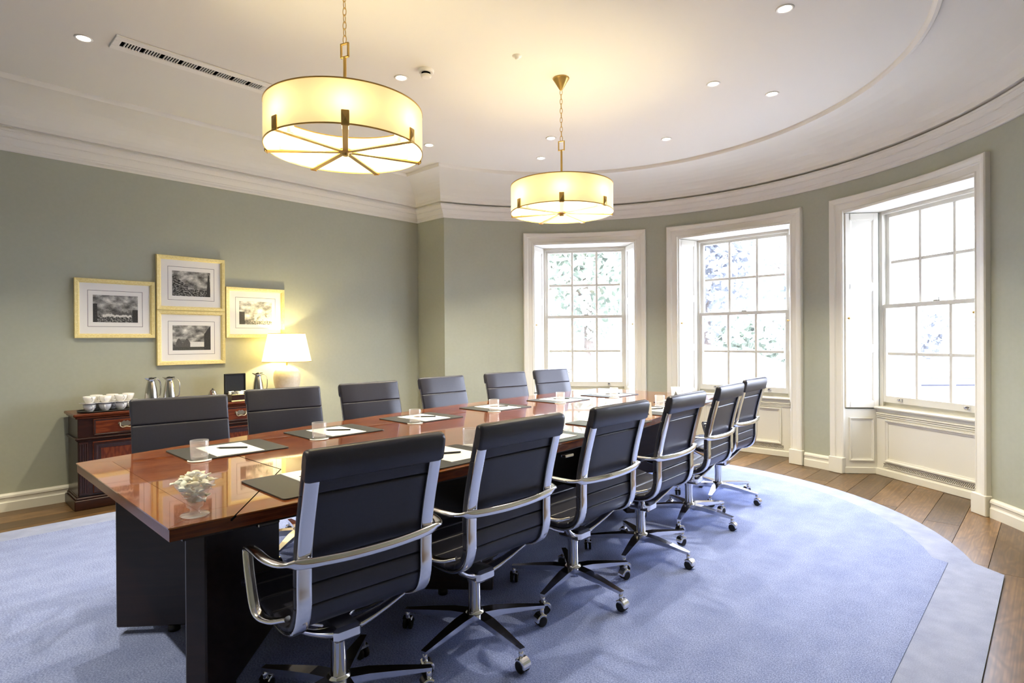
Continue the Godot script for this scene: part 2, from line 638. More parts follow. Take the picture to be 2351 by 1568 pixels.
func build_window(k: int) -> void:
	var c: float = WC[k]
	var p := win_pt(c, 0, 2.9)
	var w := structure("window_%d" % (k + 1), Vector3(p.x, 0, p.y), -deg_to_rad(c))
	w.set_meta("label", ["white sash window nearest the corner, left of the three in the bow", "middle white sash window of the three in the bow", "large white sash window on the right, nearest the camera"][k])
	var st := T()
	# architrave
	var prof := [Vector2(0, -0.01), Vector2(0, 0.016), Vector2(0.010, 0.021), Vector2(0.020, 0.017), Vector2(0.062, 0.021), Vector2(0.070, 0.026), Vector2(0.074, 0.034), Vector2(0.098, 0.040), Vector2(0.116, 0.042), Vector2(0.124, 0.034), Vector2(0.124, -0.01)]
	var fi := 12.2
	var rings := []
	var stations := [[-1, 0.14], [-1, -1.0]]
	for i in 11:
		stations.append([0, lerpf(-fi, fi, (i + 0.5) / 11.0)])
	stations.append([1, -1.0])
	stations.append([1, 0.14])
	for s in stations:
		var r := []
		for q in prof:
			var dw := rad_to_deg(q.x / RB)
			if s[0] == 0:
				r.append(arc3(RB - q.y, s[1], 2.43 + q.x))
			else:
				r.append(arc3(RB - q.y, s[0] * (fi + dw), (2.43 + q.x) if s[1] < 0 else s[1]))
		rings.append(r)
	loft(st, rings, false, false)
	obj("architrave", st, M.white, w)
	for s in [-1, 1]:
		st = T()
		var a: float = s * (fi + 1.24)
		box(st, arc3(RB - 0.019, a, 0.074), Vector3(0.136, 0.148, 0.058), 0.005, Basis(Vector3.UP, -deg_to_rad(a)))
		obj("plinth_block", st, M.white, w)
	# splayed reveals with folded shutters above and panelled linings below
	for s in [-1.0, 1.0]:
		var a := Vector3(s * 0.622, 0, wz(2.822))
		var b := Vector3(s * 0.522, 0, wz(3.125))
		var ux := (b - a).normalized()
		var n := Vector3(-s, 0, 0)
		n = (n - ux * n.dot(ux)).normalized()
		var len := (b - a).length()
		var bs := Basis(ux, Vector3.UP, n)
		st = T()
		box(st, (a + b) / 2 + Vector3.UP * 0.30 - n * 0.012, Vector3(len, 0.60, 0.028), 0.0, bs)
		panel_frame(st, a + n * 0.002, ux, n, 0.055, 0.12, len - 0.05, 0.52)
		obj("lining_panel", st, M.white, w)
		st = T()
		box(st, (a + b) / 2 + Vector3.UP * 0.03 + n * 0.004, Vector3(len, 0.06, 0.02), 0.004, bs)
		obj("lining_skirting", st, M.white, w)
		var sh := Node3D.new()
		sh.name = "shutter"
		w.add_child(sh, true)
		st = T()
		var sy0 := 0.612
		var sy1 := 2.412
		box(st, (a + b) / 2 + ux * 0.004 + Vector3.UP * (sy0 + sy1) / 2 + n * -0.002, Vector3(len - 0.024, sy1 - sy0, 0.02), 0.002, bs)
		# stiles and rails proud of the panels
		var o := a + n * 0.008
		for q in [[0.02, 0.065], [len - 0.052, len - 0.012]]:
			box(st, o + ux * (q[0] + q[1]) / 2 + Vector3.UP * (sy0 + sy1) / 2, Vector3(q[1] - q[0], sy1 - sy0 - 0.004, 0.018), 0.002, bs)
		for q in [[0.614, 0.67], [1.13, 1.19], [1.70, 1.76], [2.35, 2.41]]:
			box(st, o + ux * len / 2 + Vector3.UP * (q[0] + q[1]) / 2, Vector3(len - 0.10, q[1] - q[0], 0.018), 0.002, bs)
		obj("shutter_leaf", st, M.white, sh)
		for q in [[0.67, 1.13], [1.19, 1.70], [1.76, 2.35]]:
			st = T()
			panel_frame(st, a + n * 0.007, ux, n, 0.065, q[0], len - 0.052, q[1], 0.014, 0.008)
			obj("panel_moulding", st, M.white, sh)
		st = T()
		var kr := []
		for q in [[0.004, 0.0], [0.004, 0.012], [0.011, 0.018], [0.009, 0.027], [0.0005, 0.029]]:
			var r := []
			for i in 10:
				var g := TAU * i / 10
				r.append(o + ux * (0.042 + q[0] * cos(g)) + Vector3.UP * (1.44 + q[0] * sin(g)) + n * (0.008 + q[1]))
			kr.append(r)
		loft(st, kr)
		obj("knob", st, M.brass, sh)
	# soffit
	st = T()
	prism(st, PackedVector2Array([Vector2(-0.622, wz(2.83)), Vector2(0.622, wz(2.83)), Vector2(0.522, wz(3.14)), Vector2(-0.522, wz(3.14))]), 2.415, 2.434)
	obj("soffit", st, M.white, w)
	# panelled apron below the sill
	st = T()
	var zb := wz(3.10)
	box(st, Vector3(0, 0.30, zb - 0.015), Vector3(1.05, 0.6, 0.03), 0.0)
	panel_frame(st, Vector3(0, 0, zb), Vector3.RIGHT, Vector3.BACK, -0.43, 0.135, 0.43, 0.515, 0.03, 0.02)
	obj("apron_panel", st, M.white, w)
	st = T()
	for i in 3:
		box(st, Vector3(0, 0.565 - i * 0.016, zb + 0.008 - i * 0.002), Vector3(1.04, 0.012, 0.022 - i * 0.005), 0.003)
	obj("apron_cornice", st, M.white, w)
	st = T()
	box(st, Vector3(0, 0.03, zb + 0.006), Vector3(1.05, 0.06, 0.024), 0.004)
	obj("apron_skirting", st, M.white, w)
	st = T()
	box(st, Vector3(0, 0.101, zb + 0.0005), Vector3(0.90, 0.040, 0.003), 0.0)
	obj("grille_opening", st, M.void_dark, w)
	st = T()
	for y in [0.083, 0.119]:
		box(st, Vector3(0, y, zb + 0.004), Vector3(0.90, 0.005, 0.008), 0.001)
	for i in 60:
		for s in [-1, 1]:
			box(st, Vector3(-0.443 + i * 0.015, 0.101, zb + 0.004), Vector3(0.003, 0.044, 0.003), 0.0, Basis(Vector3.BACK, s * 0.6))
	var gr := obj("heating_grille", st, M.white, w)
	gr.set_meta("kind", "stuff")
	st = T()
	loft(st, [0, 1].map(func(e):
		var r := []
		for q in [[3.075, 0.604], [3.068, 0.610], [3.066, 0.618], [3.072, 0.626], [3.15, 0.632], [3.26, 0.628], [3.26, 0.60], [3.15, 0.598]]:
			r.append(Vector3(lerpf(-0.527, 0.527, e), q[1], wz(q[0])))
		return r), false, false)
	obj("window_board", st, M.white, w)
	# box frame
	st = T()
	for s in [-1, 1]:
		box(st, Vector3(s * 0.512, 1.51, wz(3.195)), Vector3(0.032, 1.80, 0.13), 0.003)
		box(st, Vector3(s * 0.496, 1.51, wz(3.137)), Vector3(0.012, 1.76, 0.012), 0.002)
		box(st, Vector3(s * 0.496, 1.51, wz(3.177)), Vector3(0.010, 1.76, 0.008), 0.002)
	box(st, Vector3(0, 2.412, wz(3.195)), Vector3(1.05, 0.03, 0.13), 0.003)
	box(st, Vector3(0, 2.392, wz(3.137)), Vector3(1.0, 0.014, 0.012), 0.002)
	box(st, Vector3(0, 0.648, wz(3.215)), Vector3(1.05, 0.04, 0.10), 0.004)
	obj("box_frame", st, M.white, w)
	sash(w, "lower_sash", wz(3.157), 0.668, 1.562, 0.06, 0.036, 1.113)
	sash(w, "upper_sash", wz(3.198), 1.530, 2.398, 0.036, 0.040, 1.945)
	# fittings
	st = T()
	box(st, Vector3(0.02, 1.568, wz(3.165)), Vector3(0.06, 0.012, 0.03), 0.003)
	box(st, Vector3(0.035, 1.585, wz(3.162)), Vector3(0.008, 0.03, 0.008), 0.002)
	obj("sash_catch", st, M.steel, w)
	for s in [-1, 1]:
		st = T()
		box(st, Vector3(s * 0.30, 0.700, wz(3.134)), Vector3(0.03, 0.028, 0.006), 0.002)
		sweep(st, [Vector3(s * 0.30, 0.700, wz(3.132)), Vector3(s * 0.30, 0.690, wz(3.115)), Vector3(s * 0.30, 0.700, wz(3.105)), Vector3(s * 0.30, 0.712, wz(3.108))], oval(0.014, 0.003, 8), Vector3.RIGHT)
		obj("sash_lift", st, M.steel, w)
func sash(w: Node3D, called: String, z: float, y0: float, y1: float, bot: float, top: float, mid: float) -> void:
	var s := Node3D.new()
	s.name = called
	w.add_child(s, true)
	var st := T()
	for e in [-1, 1]:
		box(st, Vector3(e * 0.478, (y0 + y1) / 2, z), Vector3(0.036, y1 - y0, 0.036), 0.002)
	box(st, Vector3(0, y0 + bot / 2, z), Vector3(0.93, bot, 0.036), 0.002)
	box(st, Vector3(0, y1 - top / 2, z), Vector3(0.93, top, 0.036), 0.002)
	obj("sash_frame", st, M.white, s)
	for x in [-0.1535, 0.1535]:
		st = T()
		box(st, Vector3(x, (y0 + bot + y1 - top) / 2, z), Vector3(0.028, y1 - y0 - bot - top, 0.036), 0.004)
		obj("glazing_bar", st, M.white, s)
	for x in [-0.307, 0.0, 0.307]:
		st = T()
		box(st, Vector3(x, mid, z), Vector3(0.279, 0.028, 0.036), 0.004)
		obj("glazing_bar", st, M.white, s)
		for q in [[y0 + bot, mid - 0.0085], [mid + 0.0085, y1 - top]]:
			st = T()
			box(st, Vector3(x, (q[0] + q[1]) / 2, z - 0.004), Vector3(0.291, q[1] - q[0] + 0.002, 0.003), 0.0)
			obj("pane", st, M.pane, s)

# ---------------------------------------------------------------- rug
func rug_outline(inset: float) -> PackedVector2Array:
	var p := PackedVector2Array()
	var xr := -0.20 - inset * 1.25
	var xl := -5.04 + inset * 1.25
	var rr := 2.30 - inset
	p.append(Vector2(xl, 1.2 - inset))
	p.append(Vector2(xl, -3.85))
	for i in 33:
		p.append(arc_pt(rr, lerpf(-72, 71, i / 32.0)))
	p.append(Vector2(xr, -3.95))
	p.append(Vector2(xr, 1.2 - inset))
	return p
func build_rug() -> void:
	var r := thing("rug", "large blue rug with paler border and curved end under the table", "rug", Vector3(BX, 0, -2.0))
	var shift := func(q: PackedVector2Array) -> PackedVector2Array:
		var o := PackedVector2Array()
		for v in q:
			o.append(v - Vector2(BX, -2.0))
		return o
	grain = 2
	var st := T()
	prism(st, shift.call(rug_outline(0.0)), 0.001, 0.011)
	obj("border", st, M.rug_border, r).set_meta("label", "pale blue border")
	st = T()
	prism(st, shift.call(rug_outline(0.19)), 0.006, 0.014)
	obj("field", st, M.rug, r).set_meta("label", "mid blue field")

# ---------------------------------------------------------------- table
const TZ0 := -0.495
const TZ1 := -5.08
func table_mid(z: float) -> float:
	return -2.432 + 0.10 * (z - TZ0)
func table_half(z: float) -> float:
	var k := (z - (TZ0 + TZ1) / 2) / ((TZ0 - TZ1) / 2)
	return 0.638 + 0.185 * (1 - k * k)
func table_outline(inset: float) -> PackedVector2Array:
	var p := PackedVector2Array()
	var z0 := TZ0 - inset
	var z1 := TZ1 + inset
	for i in 25:
		var z := lerpf(z0, z1, i / 24.0)
		p.append(Vector2(table_mid(z) + table_half(z) - inset, z))
	for i in 25:
		var z := lerpf(z1, z0, i / 24.0)
		p.append(Vector2(table_mid(z) - table_half(z) + inset, z))
	return p
func build_table() -> void:
	var o := Vector2(table_mid(-2.8), -2.8)
	var t := thing("conference_table", "long polished mahogany boat-shaped boardroom table with dark panel base", "table", Vector3(o.x, 0, o.y))
	var sh := func(q: PackedVector2Array) -> PackedVector2Array:
		var r := PackedVector2Array()
		for v in q:
			r.append(v - o)
		return r
	grain = 2
	var st := T()
	prism(st, sh.call(table_outline(0.004)), 0.700, 0.7365)
	obj("tabletop_core", st, M.mahogany, t)
	st = T()
	prism(st, sh.call(table_outline(0.05)), 0.680, 0.700)
	obj("underframe", st, M.tabledark, t)
	# veneer: crossbanded border and field, cut by the leaf joints
	var regions := [
		PackedVector2Array([Vector2(-4, 0), Vector2(-4, -1.0), Vector2(-2.42, -1.035), Vector2(-2.287, -1.04), Vector2(-1.755, -0.65), Vector2(-1.2, -0.24), Vector2(-1.2, 0)]),
		PackedVector2Array([Vector2(-4, -1.0), Vector2(-2.42, -1.035), Vector2(-2.287, -1.04), Vector2(-1.755, -0.65), Vector2(-1.2, -0.24), Vector2(-1, -2.8), Vector2(-4, -2.8)]),
		PackedVector2Array([Vector2(-4, -2.8), Vector2(-1, -2.8), Vector2(-1, -4.7), Vector2(-1.9, -4.85), Vector2(-2.7, -4.45), Vector2(-4, -4.9)]),
		PackedVector2Array([Vector2(-4, -4.9), Vector2(-2.7, -4.45), Vector2(-1.9, -4.85), Vector2(-1, -4.7), Vector2(-1, -6), Vector2(-4, -6)])]
	var full := table_outline(0.0)
	var inner := table_outline(0.115)
	var strips := []
	var a := full
	var n := 25
	var left := PackedVector2Array()
	var right := PackedVector2Array()
	for i in n:
		right.append(a[i])
	for i in range(n - 1, -1, -1):
		right.append(inner[i])
	for i in range(n, 2 * n):
		left.append(a[i])
	for i in range(2 * n - 1, n - 1, -1):
		left.append(inner[i])
	strips.append([right, M.veneer2, 2])
	strips.append([left, M.veneer2, 2])
	strips.append([PackedVector2Array([a[2 * n - 1], a[0], inner[0], inner[2 * n - 1]]), M.veneer2, 0])
	strips.append([PackedVector2Array([a[n - 1], a[n], inner[n], inner[n - 1]]), M.veneer2, 0])
	strips.append([inner, M.veneer, 2])
	for s in strips:
		for g in regions:
			for piece in Geometry2D.intersect_polygons(s[0], g):
				for sm in Geometry2D.offset_polygon(piece, -0.0007):
					if sm.size() >= 3:
						st = T()
						grain = s[2]
						prism(st, sh.call(sm), 0.7355, 0.740)
						obj("veneer_panel", st, s[1], t)
	# dark leaf joint in the near end
	st = T()
	grain = 2
	var jp := [Vector2(-3.16, -1.018), Vector2(-2.42, -1.035), Vector2(-2.287, -1.04), Vector2(-1.752, -0.648)]
	for i in 3:
		var d: Vector2 = (jp[i + 1] - jp[i]).normalized()
		var e := Vector2(-d.y, d.x) * 0.0022
		prism(st, sh.call(PackedVector2Array([jp[i] - e, jp[i + 1] - e, jp[i + 1] + e, jp[i] + e])), 0.735, 0.7402)
	obj("leaf_joint", st, M.void_dark, t)
	# chevron bases
	for b in [[-0.62, -1.09], [-1.96, -1.50], [-3.45, -3.95], [-4.95, -4.48]]:
		var za: float = b[0]
		var zp: float = b[1]
		var mid := table_mid(zp)
		for s in [-1.0, 1.0]:
			var hw := 0.47 if absf(za + 2.8) > 1.5 else (0.58 if s > 0 else 0.34)
			var e := Vector3(table_mid(za) + s * hw - o.x, 0, za - o.y)
			var i := Vector3(mid - o.x, 0, zp - o.y)
			var u := (i - e).normalized()
			var bs := Basis(u, Vector3.UP, u.cross(Vector3.UP))
			st = T()
			box(st, (e + i) / 2 + Vector3.UP * 0.365, Vector3((i - e).length(), 0.63, 0.066), 0.005, bs)
			obj("base_panel", st, M.tabledark, t)
			st = T()
			lathe(st, [Vector2(0.018, 0.015), Vector2(0.024, 0.018), Vector2(0.024, 0.04), Vector2(0.012, 0.055)], 12, e.lerp(i, 0.35))
			obj("foot", st, M.black, t)
	for q in [Vector2(-1.86, -0.80), Vector2(-1.80, -2.30)]:
		st = T()
		box(st, Vector3(q.x - o.x, 0.672, q.y - o.y), Vector3(0.03, 0.014, 0.07), 0.003)
		obj("leaf_clip", st, M.steel, t)

# ---------------------------------------------------------------- chairs (front is -z, back +z)
func curve(ctrl: Array, n: int) -> Array:
	# Catmull-Rom through control points
	var out := []
	var m := ctrl.size() - 1
	for i in n + 1:
		var f := float(i) / n * m
		var k := mini(int(f), m - 1)
		var t := f - k
		var p0 = ctrl[maxi(k - 1, 0)]
		var p1 = ctrl[k]
		var p2 = ctrl[k + 1]
		var p3 = ctrl[mini(k + 2, m)]
		out.append(0.5 * ((2.0 * p1) + (p2 - p0) * t + (2.0 * p0 - 5.0 * p1 + 4.0 * p2 - p3) * t * t + (3.0 * p1 - p0 - 3.0 * p2 + p3) * t * t * t))
	return out
func chair_spine() -> Array:
	# (z, y) from the front of the seat over the seat and up the back
	return curve([Vector2(-0.262, 0.408), Vector2(-0.235, 0.430), Vector2(-0.15, 0.424), Vector2(-0.05, 0.404), Vector2(0.05, 0.392), Vector2(0.125, 0.396), Vector2(0.178, 0.425), Vector2(0.200, 0.48), Vector2(0.201, 0.55), Vector2(0.205, 0.63), Vector2(0.220, 0.71), Vector2(0.239, 0.785), Vector2(0.260, 0.86), Vector2(0.281, 0.932)], 104)
func sling(st: SurfaceTool, i0: int, i1: int, hw: float, seams: Array) -> void:
	# padded leather with narrow sewn channels across it
	var sp := chair_spine()
	var stations := []
	for i in range(i0, i1 + 1):
		if i in seams:
			stations.append_array([[i - 0.55, 0.0106], [i - 0.20, 0.0085], [i - 0.16, 0.0015], [i + 0.16, 0.0015], [i + 0.20, 0.0085], [i + 0.55, 0.0106]])
		else:
			stations.append([float(i), 0.011])
	var rings := []
	for e0 in stations:
		var f: float = clampf(e0[0], 0.0, sp.size() - 1.001)
		var k := int(f)
		var p: Vector2 = sp[k].lerp(sp[k + 1], f - k)
		var t: Vector2 = (sp[mini(k + 2, sp.size() - 1)] - sp[maxi(k - 1, 0)]).normalized()
		var n := Vector2(-t.y, t.x)
		var th: float = e0[1]
		var r := []
		for e in [[-1.0, -0.6], [-0.96, -1.0], [-0.5, -1.0], [0.0, -1.0], [0.5, -1.0], [0.96, -1.0], [1.0, -0.6], [1.0, 0.6], [0.96, 1.0], [0.5, 1.0], [0.0, 1.0], [-0.5, 1.0], [-0.96, 1.0], [-1.0, 0.6]]:
			var q: Vector2 = p + n * e[1] * th
			r.append(Vector3(e[0] * hw, q.y, q.x))
		rings.append(r)
	loft(st, rings)
func make_chair() -> Node3D:
	var c := thing("swivel_chair", "", "chair", Vector3.ZERO, 0.0, "leather swivel chairs round the table")
	var sp := chair_spine()
	grain = 0
	var st := T()
	sling(st, 0, 50, 0.230, [8, 15, 22, 29, 36, 43])
	obj("seat", st, M.leather, c)
	st = T()
	sling(st, 50, 104, 0.230, [56, 63, 70, 91])
	var bk := obj("backrest", st, M.leather, c)
	# head roll folded over the back
	st = T()
	var rr := []
	for x in [-1.0, -0.985, -0.93, -0.5, 0.0, 0.5, 0.93, 0.985, 1.0]:
		var r := []
		var g := 1.0 if absf(x) < 0.97 else (0.93 if absf(x) < 0.99 else 0.75)
		for q in [[0.271, 0.934], [0.274, 0.943], [0.284, 0.948], [0.299, 0.942], [0.305, 0.928], [0.300, 0.895], [0.291, 0.856], [0.284, 0.852], [0.270, 0.856], [0.262, 0.895]]:
			r.append(Vector3(x * 0.233, 0.905 + (q[1] - 0.905) * g, 0.285 + (q[0] - 0.285) * g))
		rr.append(r)
	loft(st, rr)
	obj("head_roll", st, M.leather, bk)
	# polished side frames behind the leather
	for s in [-1.0, 1.0]:
		st = T()
		var pts := []
		for i in range(12, 99, 2):
			var p: Vector2 = sp[i]
			var t: Vector2 = (sp[i + 1] - sp[i - 1]).normalized()
			var n := Vector2(t.y, -t.x)
			var q := p + n * 0.018
			pts.append(Vector3(s * 0.207, q.y, q.x))
		sweep(st, pts, oval(0.0225, 0.0075, 12, 0.55), Vector3.RIGHT)
		obj("side_frame", st, M.chrome, c)
	# arm band: one bar round the back and forward into two loops
	st = T()
	var pa := curve([Vector3(-0.235, 0.442, 0.165), Vector3(-0.268, 0.432, 0.12), Vector3(-0.288, 0.447, 0.065), Vector3(-0.292, 0.53, 0.028), Vector3(-0.292, 0.605, 0.004), Vector3(-0.292, 0.624, 0.012), Vector3(-0.291, 0.626, 0.06), Vector3(-0.288, 0.622, 0.15), Vector3(-0.262, 0.618, 0.213), Vector3(-0.212, 0.616, 0.237), Vector3(-0.10, 0.612, 0.252), Vector3(0, 0.611, 0.256), Vector3(0.10, 0.612, 0.252), Vector3(0.212, 0.616, 0.237), Vector3(0.262, 0.618, 0.213), Vector3(0.288, 0.622, 0.15), Vector3(0.291, 0.626, 0.06), Vector3(0.292, 0.624, 0.012), Vector3(0.292, 0.605, 0.004), Vector3(0.292, 0.53, 0.028), Vector3(0.288, 0.447, 0.065), Vector3(0.268, 0.432, 0.12), Vector3(0.235, 0.442, 0.165)], 110)
	var hints := []
	for p in pa:
		var k := clampf((absf(p.x) - 0.20) / 0.075, 0, 1)
		hints.append(Vector3(1, 0, 0).lerp(Vector3(0, 1, 0), 1 - k) if p.z > 0.1 and p.y > 0.5 and p.x > 0 else (Vector3(-1, 0, 0).lerp(Vector3(0, 1, 0), 1 - k) if p.z > 0.1 and p.y > 0.5 else Vector3(signf(p.x), 0, 0)))
	sweep(st, pa, oval(0.0155, 0.0075, 10, 0.7), hints)
	obj("arm_band", st, M.chrome, c)
	# spider under the seat
	st = T()
	for s in [-1.0, 1.0]:
		var q := curve([Vector3(0, 0.288, 0.03), Vector3(s * 0.05, 0.292, 0.04), Vector3(s * 0.12, 0.325, 0.07), Vector3(s * 0.205, 0.385, 0.115)], 12)
		sweep(st, q, oval(0.026, 0.013, 10, 0.7), Vector3.BACK, false, true, [1.3, 1.3, 1.25, 1.2, 1.1, 1.0, 0.9, 0.8, 0.7, 0.65, 0.55, 0.5, 0.45])
		q = curve([Vector3(0, 0.288, 0.0), Vector3(s * 0.07, 0.30, -0.05), Vector3(s * 0.15, 0.345, -0.10), Vector3(s * 0.205, 0.385, -0.14)], 10)
		sweep(st, q, oval(0.018, 0.011, 8, 0.7), Vector3.BACK)
	box(st, Vector3(0, 0.285, 0.01), Vector3(0.10, 0.05, 0.14), 0.012)
	obj("seat_spider", st, M.chrome, c)
	st = T()
	lathe(st, [Vector2(0.026, 0.10), Vector2(0.026, 0.235), Vector2(0.030, 0.245), Vector2(0.034, 0.27)], 18)
	obj("column", st, M.chrome, c)
	st = T()
	tube(st, curve([Vector3(0.05, 0.29, -0.05), Vector3(0.16, 0.28, -0.06), Vector3(0.22, 0.30, -0.05), Vector3(0.235, 0.33, -0.01), Vector3(0.19, 0.32, 0.0)], 16), 0.004, 6)
	obj("height_lever", st, M.black, c)
	# five-star base on castors
	st = T()
	lathe(st, [Vector2(0.030, 0.068), Vector2(0.040, 0.072), Vector2(0.040, 0.118), Vector2(0.032, 0.126)], 20)
	obj("base_hub", st, M.chrome, c)
	for k in 5:
		var w := deg_to_rad(7.0 + 72.0 * k)
		var d := Vector3(-sin(w), 0, cos(w))
		st = T()
		var sd := d.cross(Vector3.UP)
		sweep(st, [d * 0.02 + Vector3.UP * 0.098, d * 0.10 + Vector3.UP * 0.099, d * 0.2 + Vector3.UP * 0.092, d * 0.285 + Vector3.UP * 0.084, d * 0.315 + Vector3.UP * 0.082], [Vector2(-0.024, -0.016), Vector2(-0.022, 0.008), Vector2(-0.012, 0.017), Vector2(0.012, 0.017), Vector2(0.022, 0.008), Vector2(0.024, -0.016)], sd, false, false, [1.15, 1.05, 0.8, 0.58, 0.5])
		var leg := obj("base_arm", st, M.chrome, c)
		var cs := Node3D.new()
		cs.name = "castor"
		cs.position = d * 0.306
		cs.rotation.y = 1.1 * k
		c.add_child(cs, true)
		st = T()
		lathe(st, [Vector2(0.007, 0.045), Vector2(0.010, 0.05), Vector2(0.010, 0.078), Vector2(0.006, 0.082)], 10)
		# hood
		var hood := []
		for x in [-0.021, -0.019, -0.008, 0.008, 0.019, 0.021]:
			var r := []
			var rad := 0.0285 if absf(x) < 0.02 else 0.024
			for i in 9:
				var g := PI * (-0.05 + 0.8 * i / 8.0)
				r.append(Vector3(x, 0.027 + rad * sin(g), 0.006 + rad * cos(g)))
			for i in range(8, -1, -1):
				var g := PI * (-0.05 + 0.8 * i / 8.0)
				r.append(Vector3(x, 0.027 + (rad - 0.004) * sin(g), 0.006 + (rad - 0.004) * cos(g)))
			hood.append(r)
		loft(st, hood, false, false)
		obj("castor_hood", st, M.chrome, cs)
		st = T()
		for x in [-0.012, 0.012]:
			var wr := []
			for q in [[-0.007, 0.018], [-0.005, 0.0235], [0.005, 0.0235], [0.007, 0.018]]:
				var r := []
				for i in 16:
					r.append(Vector3(x + q[0], 0.0235 + q[1] * sin(TAU * i / 16), 0.006 + q[1] * cos(TAU * i / 16)))
				wr.append(r)
			loft(st, wr)
		obj("wheel", st, M.rubber, cs)
	return c
func build_chairs() -> void:
	var c := make_chair()
	var near := [[-1.765, -0.997, 86.0], [-1.765, -1.622, 89.0], [-1.757, -2.285, 90.0], [-1.757, -2.93, 93.0], [-1.835, -3.69, 94.0], [-1.93, -4.38, 92.0]]
	var ord := ["first", "second", "third", "fourth", "fifth", "sixth"]
	for i in 6:
		var label: String = "dark leather swivel chair, %s from the camera in the row seen from behind" % ord[i]
		var q: Array = near[i]
		if i == 0:
			c.position = Vector3(q[0], 0.014, q[1])
			c.rotation.y = deg_to_rad(q[2])
			c.set_meta("label", label)
		else:
			dup(c, label, Vector3(q[0], 0.014, q[1]), deg_to_rad(q[2]))
	var far := [[-3.46, -1.02, -98.0], [-3.60, -1.66, -97.0], [-3.60, -2.29, -93.0], [-3.68, -3.03, -90.5], [-3.68, -3.78, -98.0], [-3.70, -4.46, -96.0]]
	for i in 6:
		var q: Array = far[i]
		var w := deg_to_rad(q[2])
		dup(c, "grey leather swivel chair facing the camera, %s from the left across the table" % ord[i], Vector3(q[0] - sin(w) * 0.285, 0.014, q[1] - cos(w) * 0.285), w)

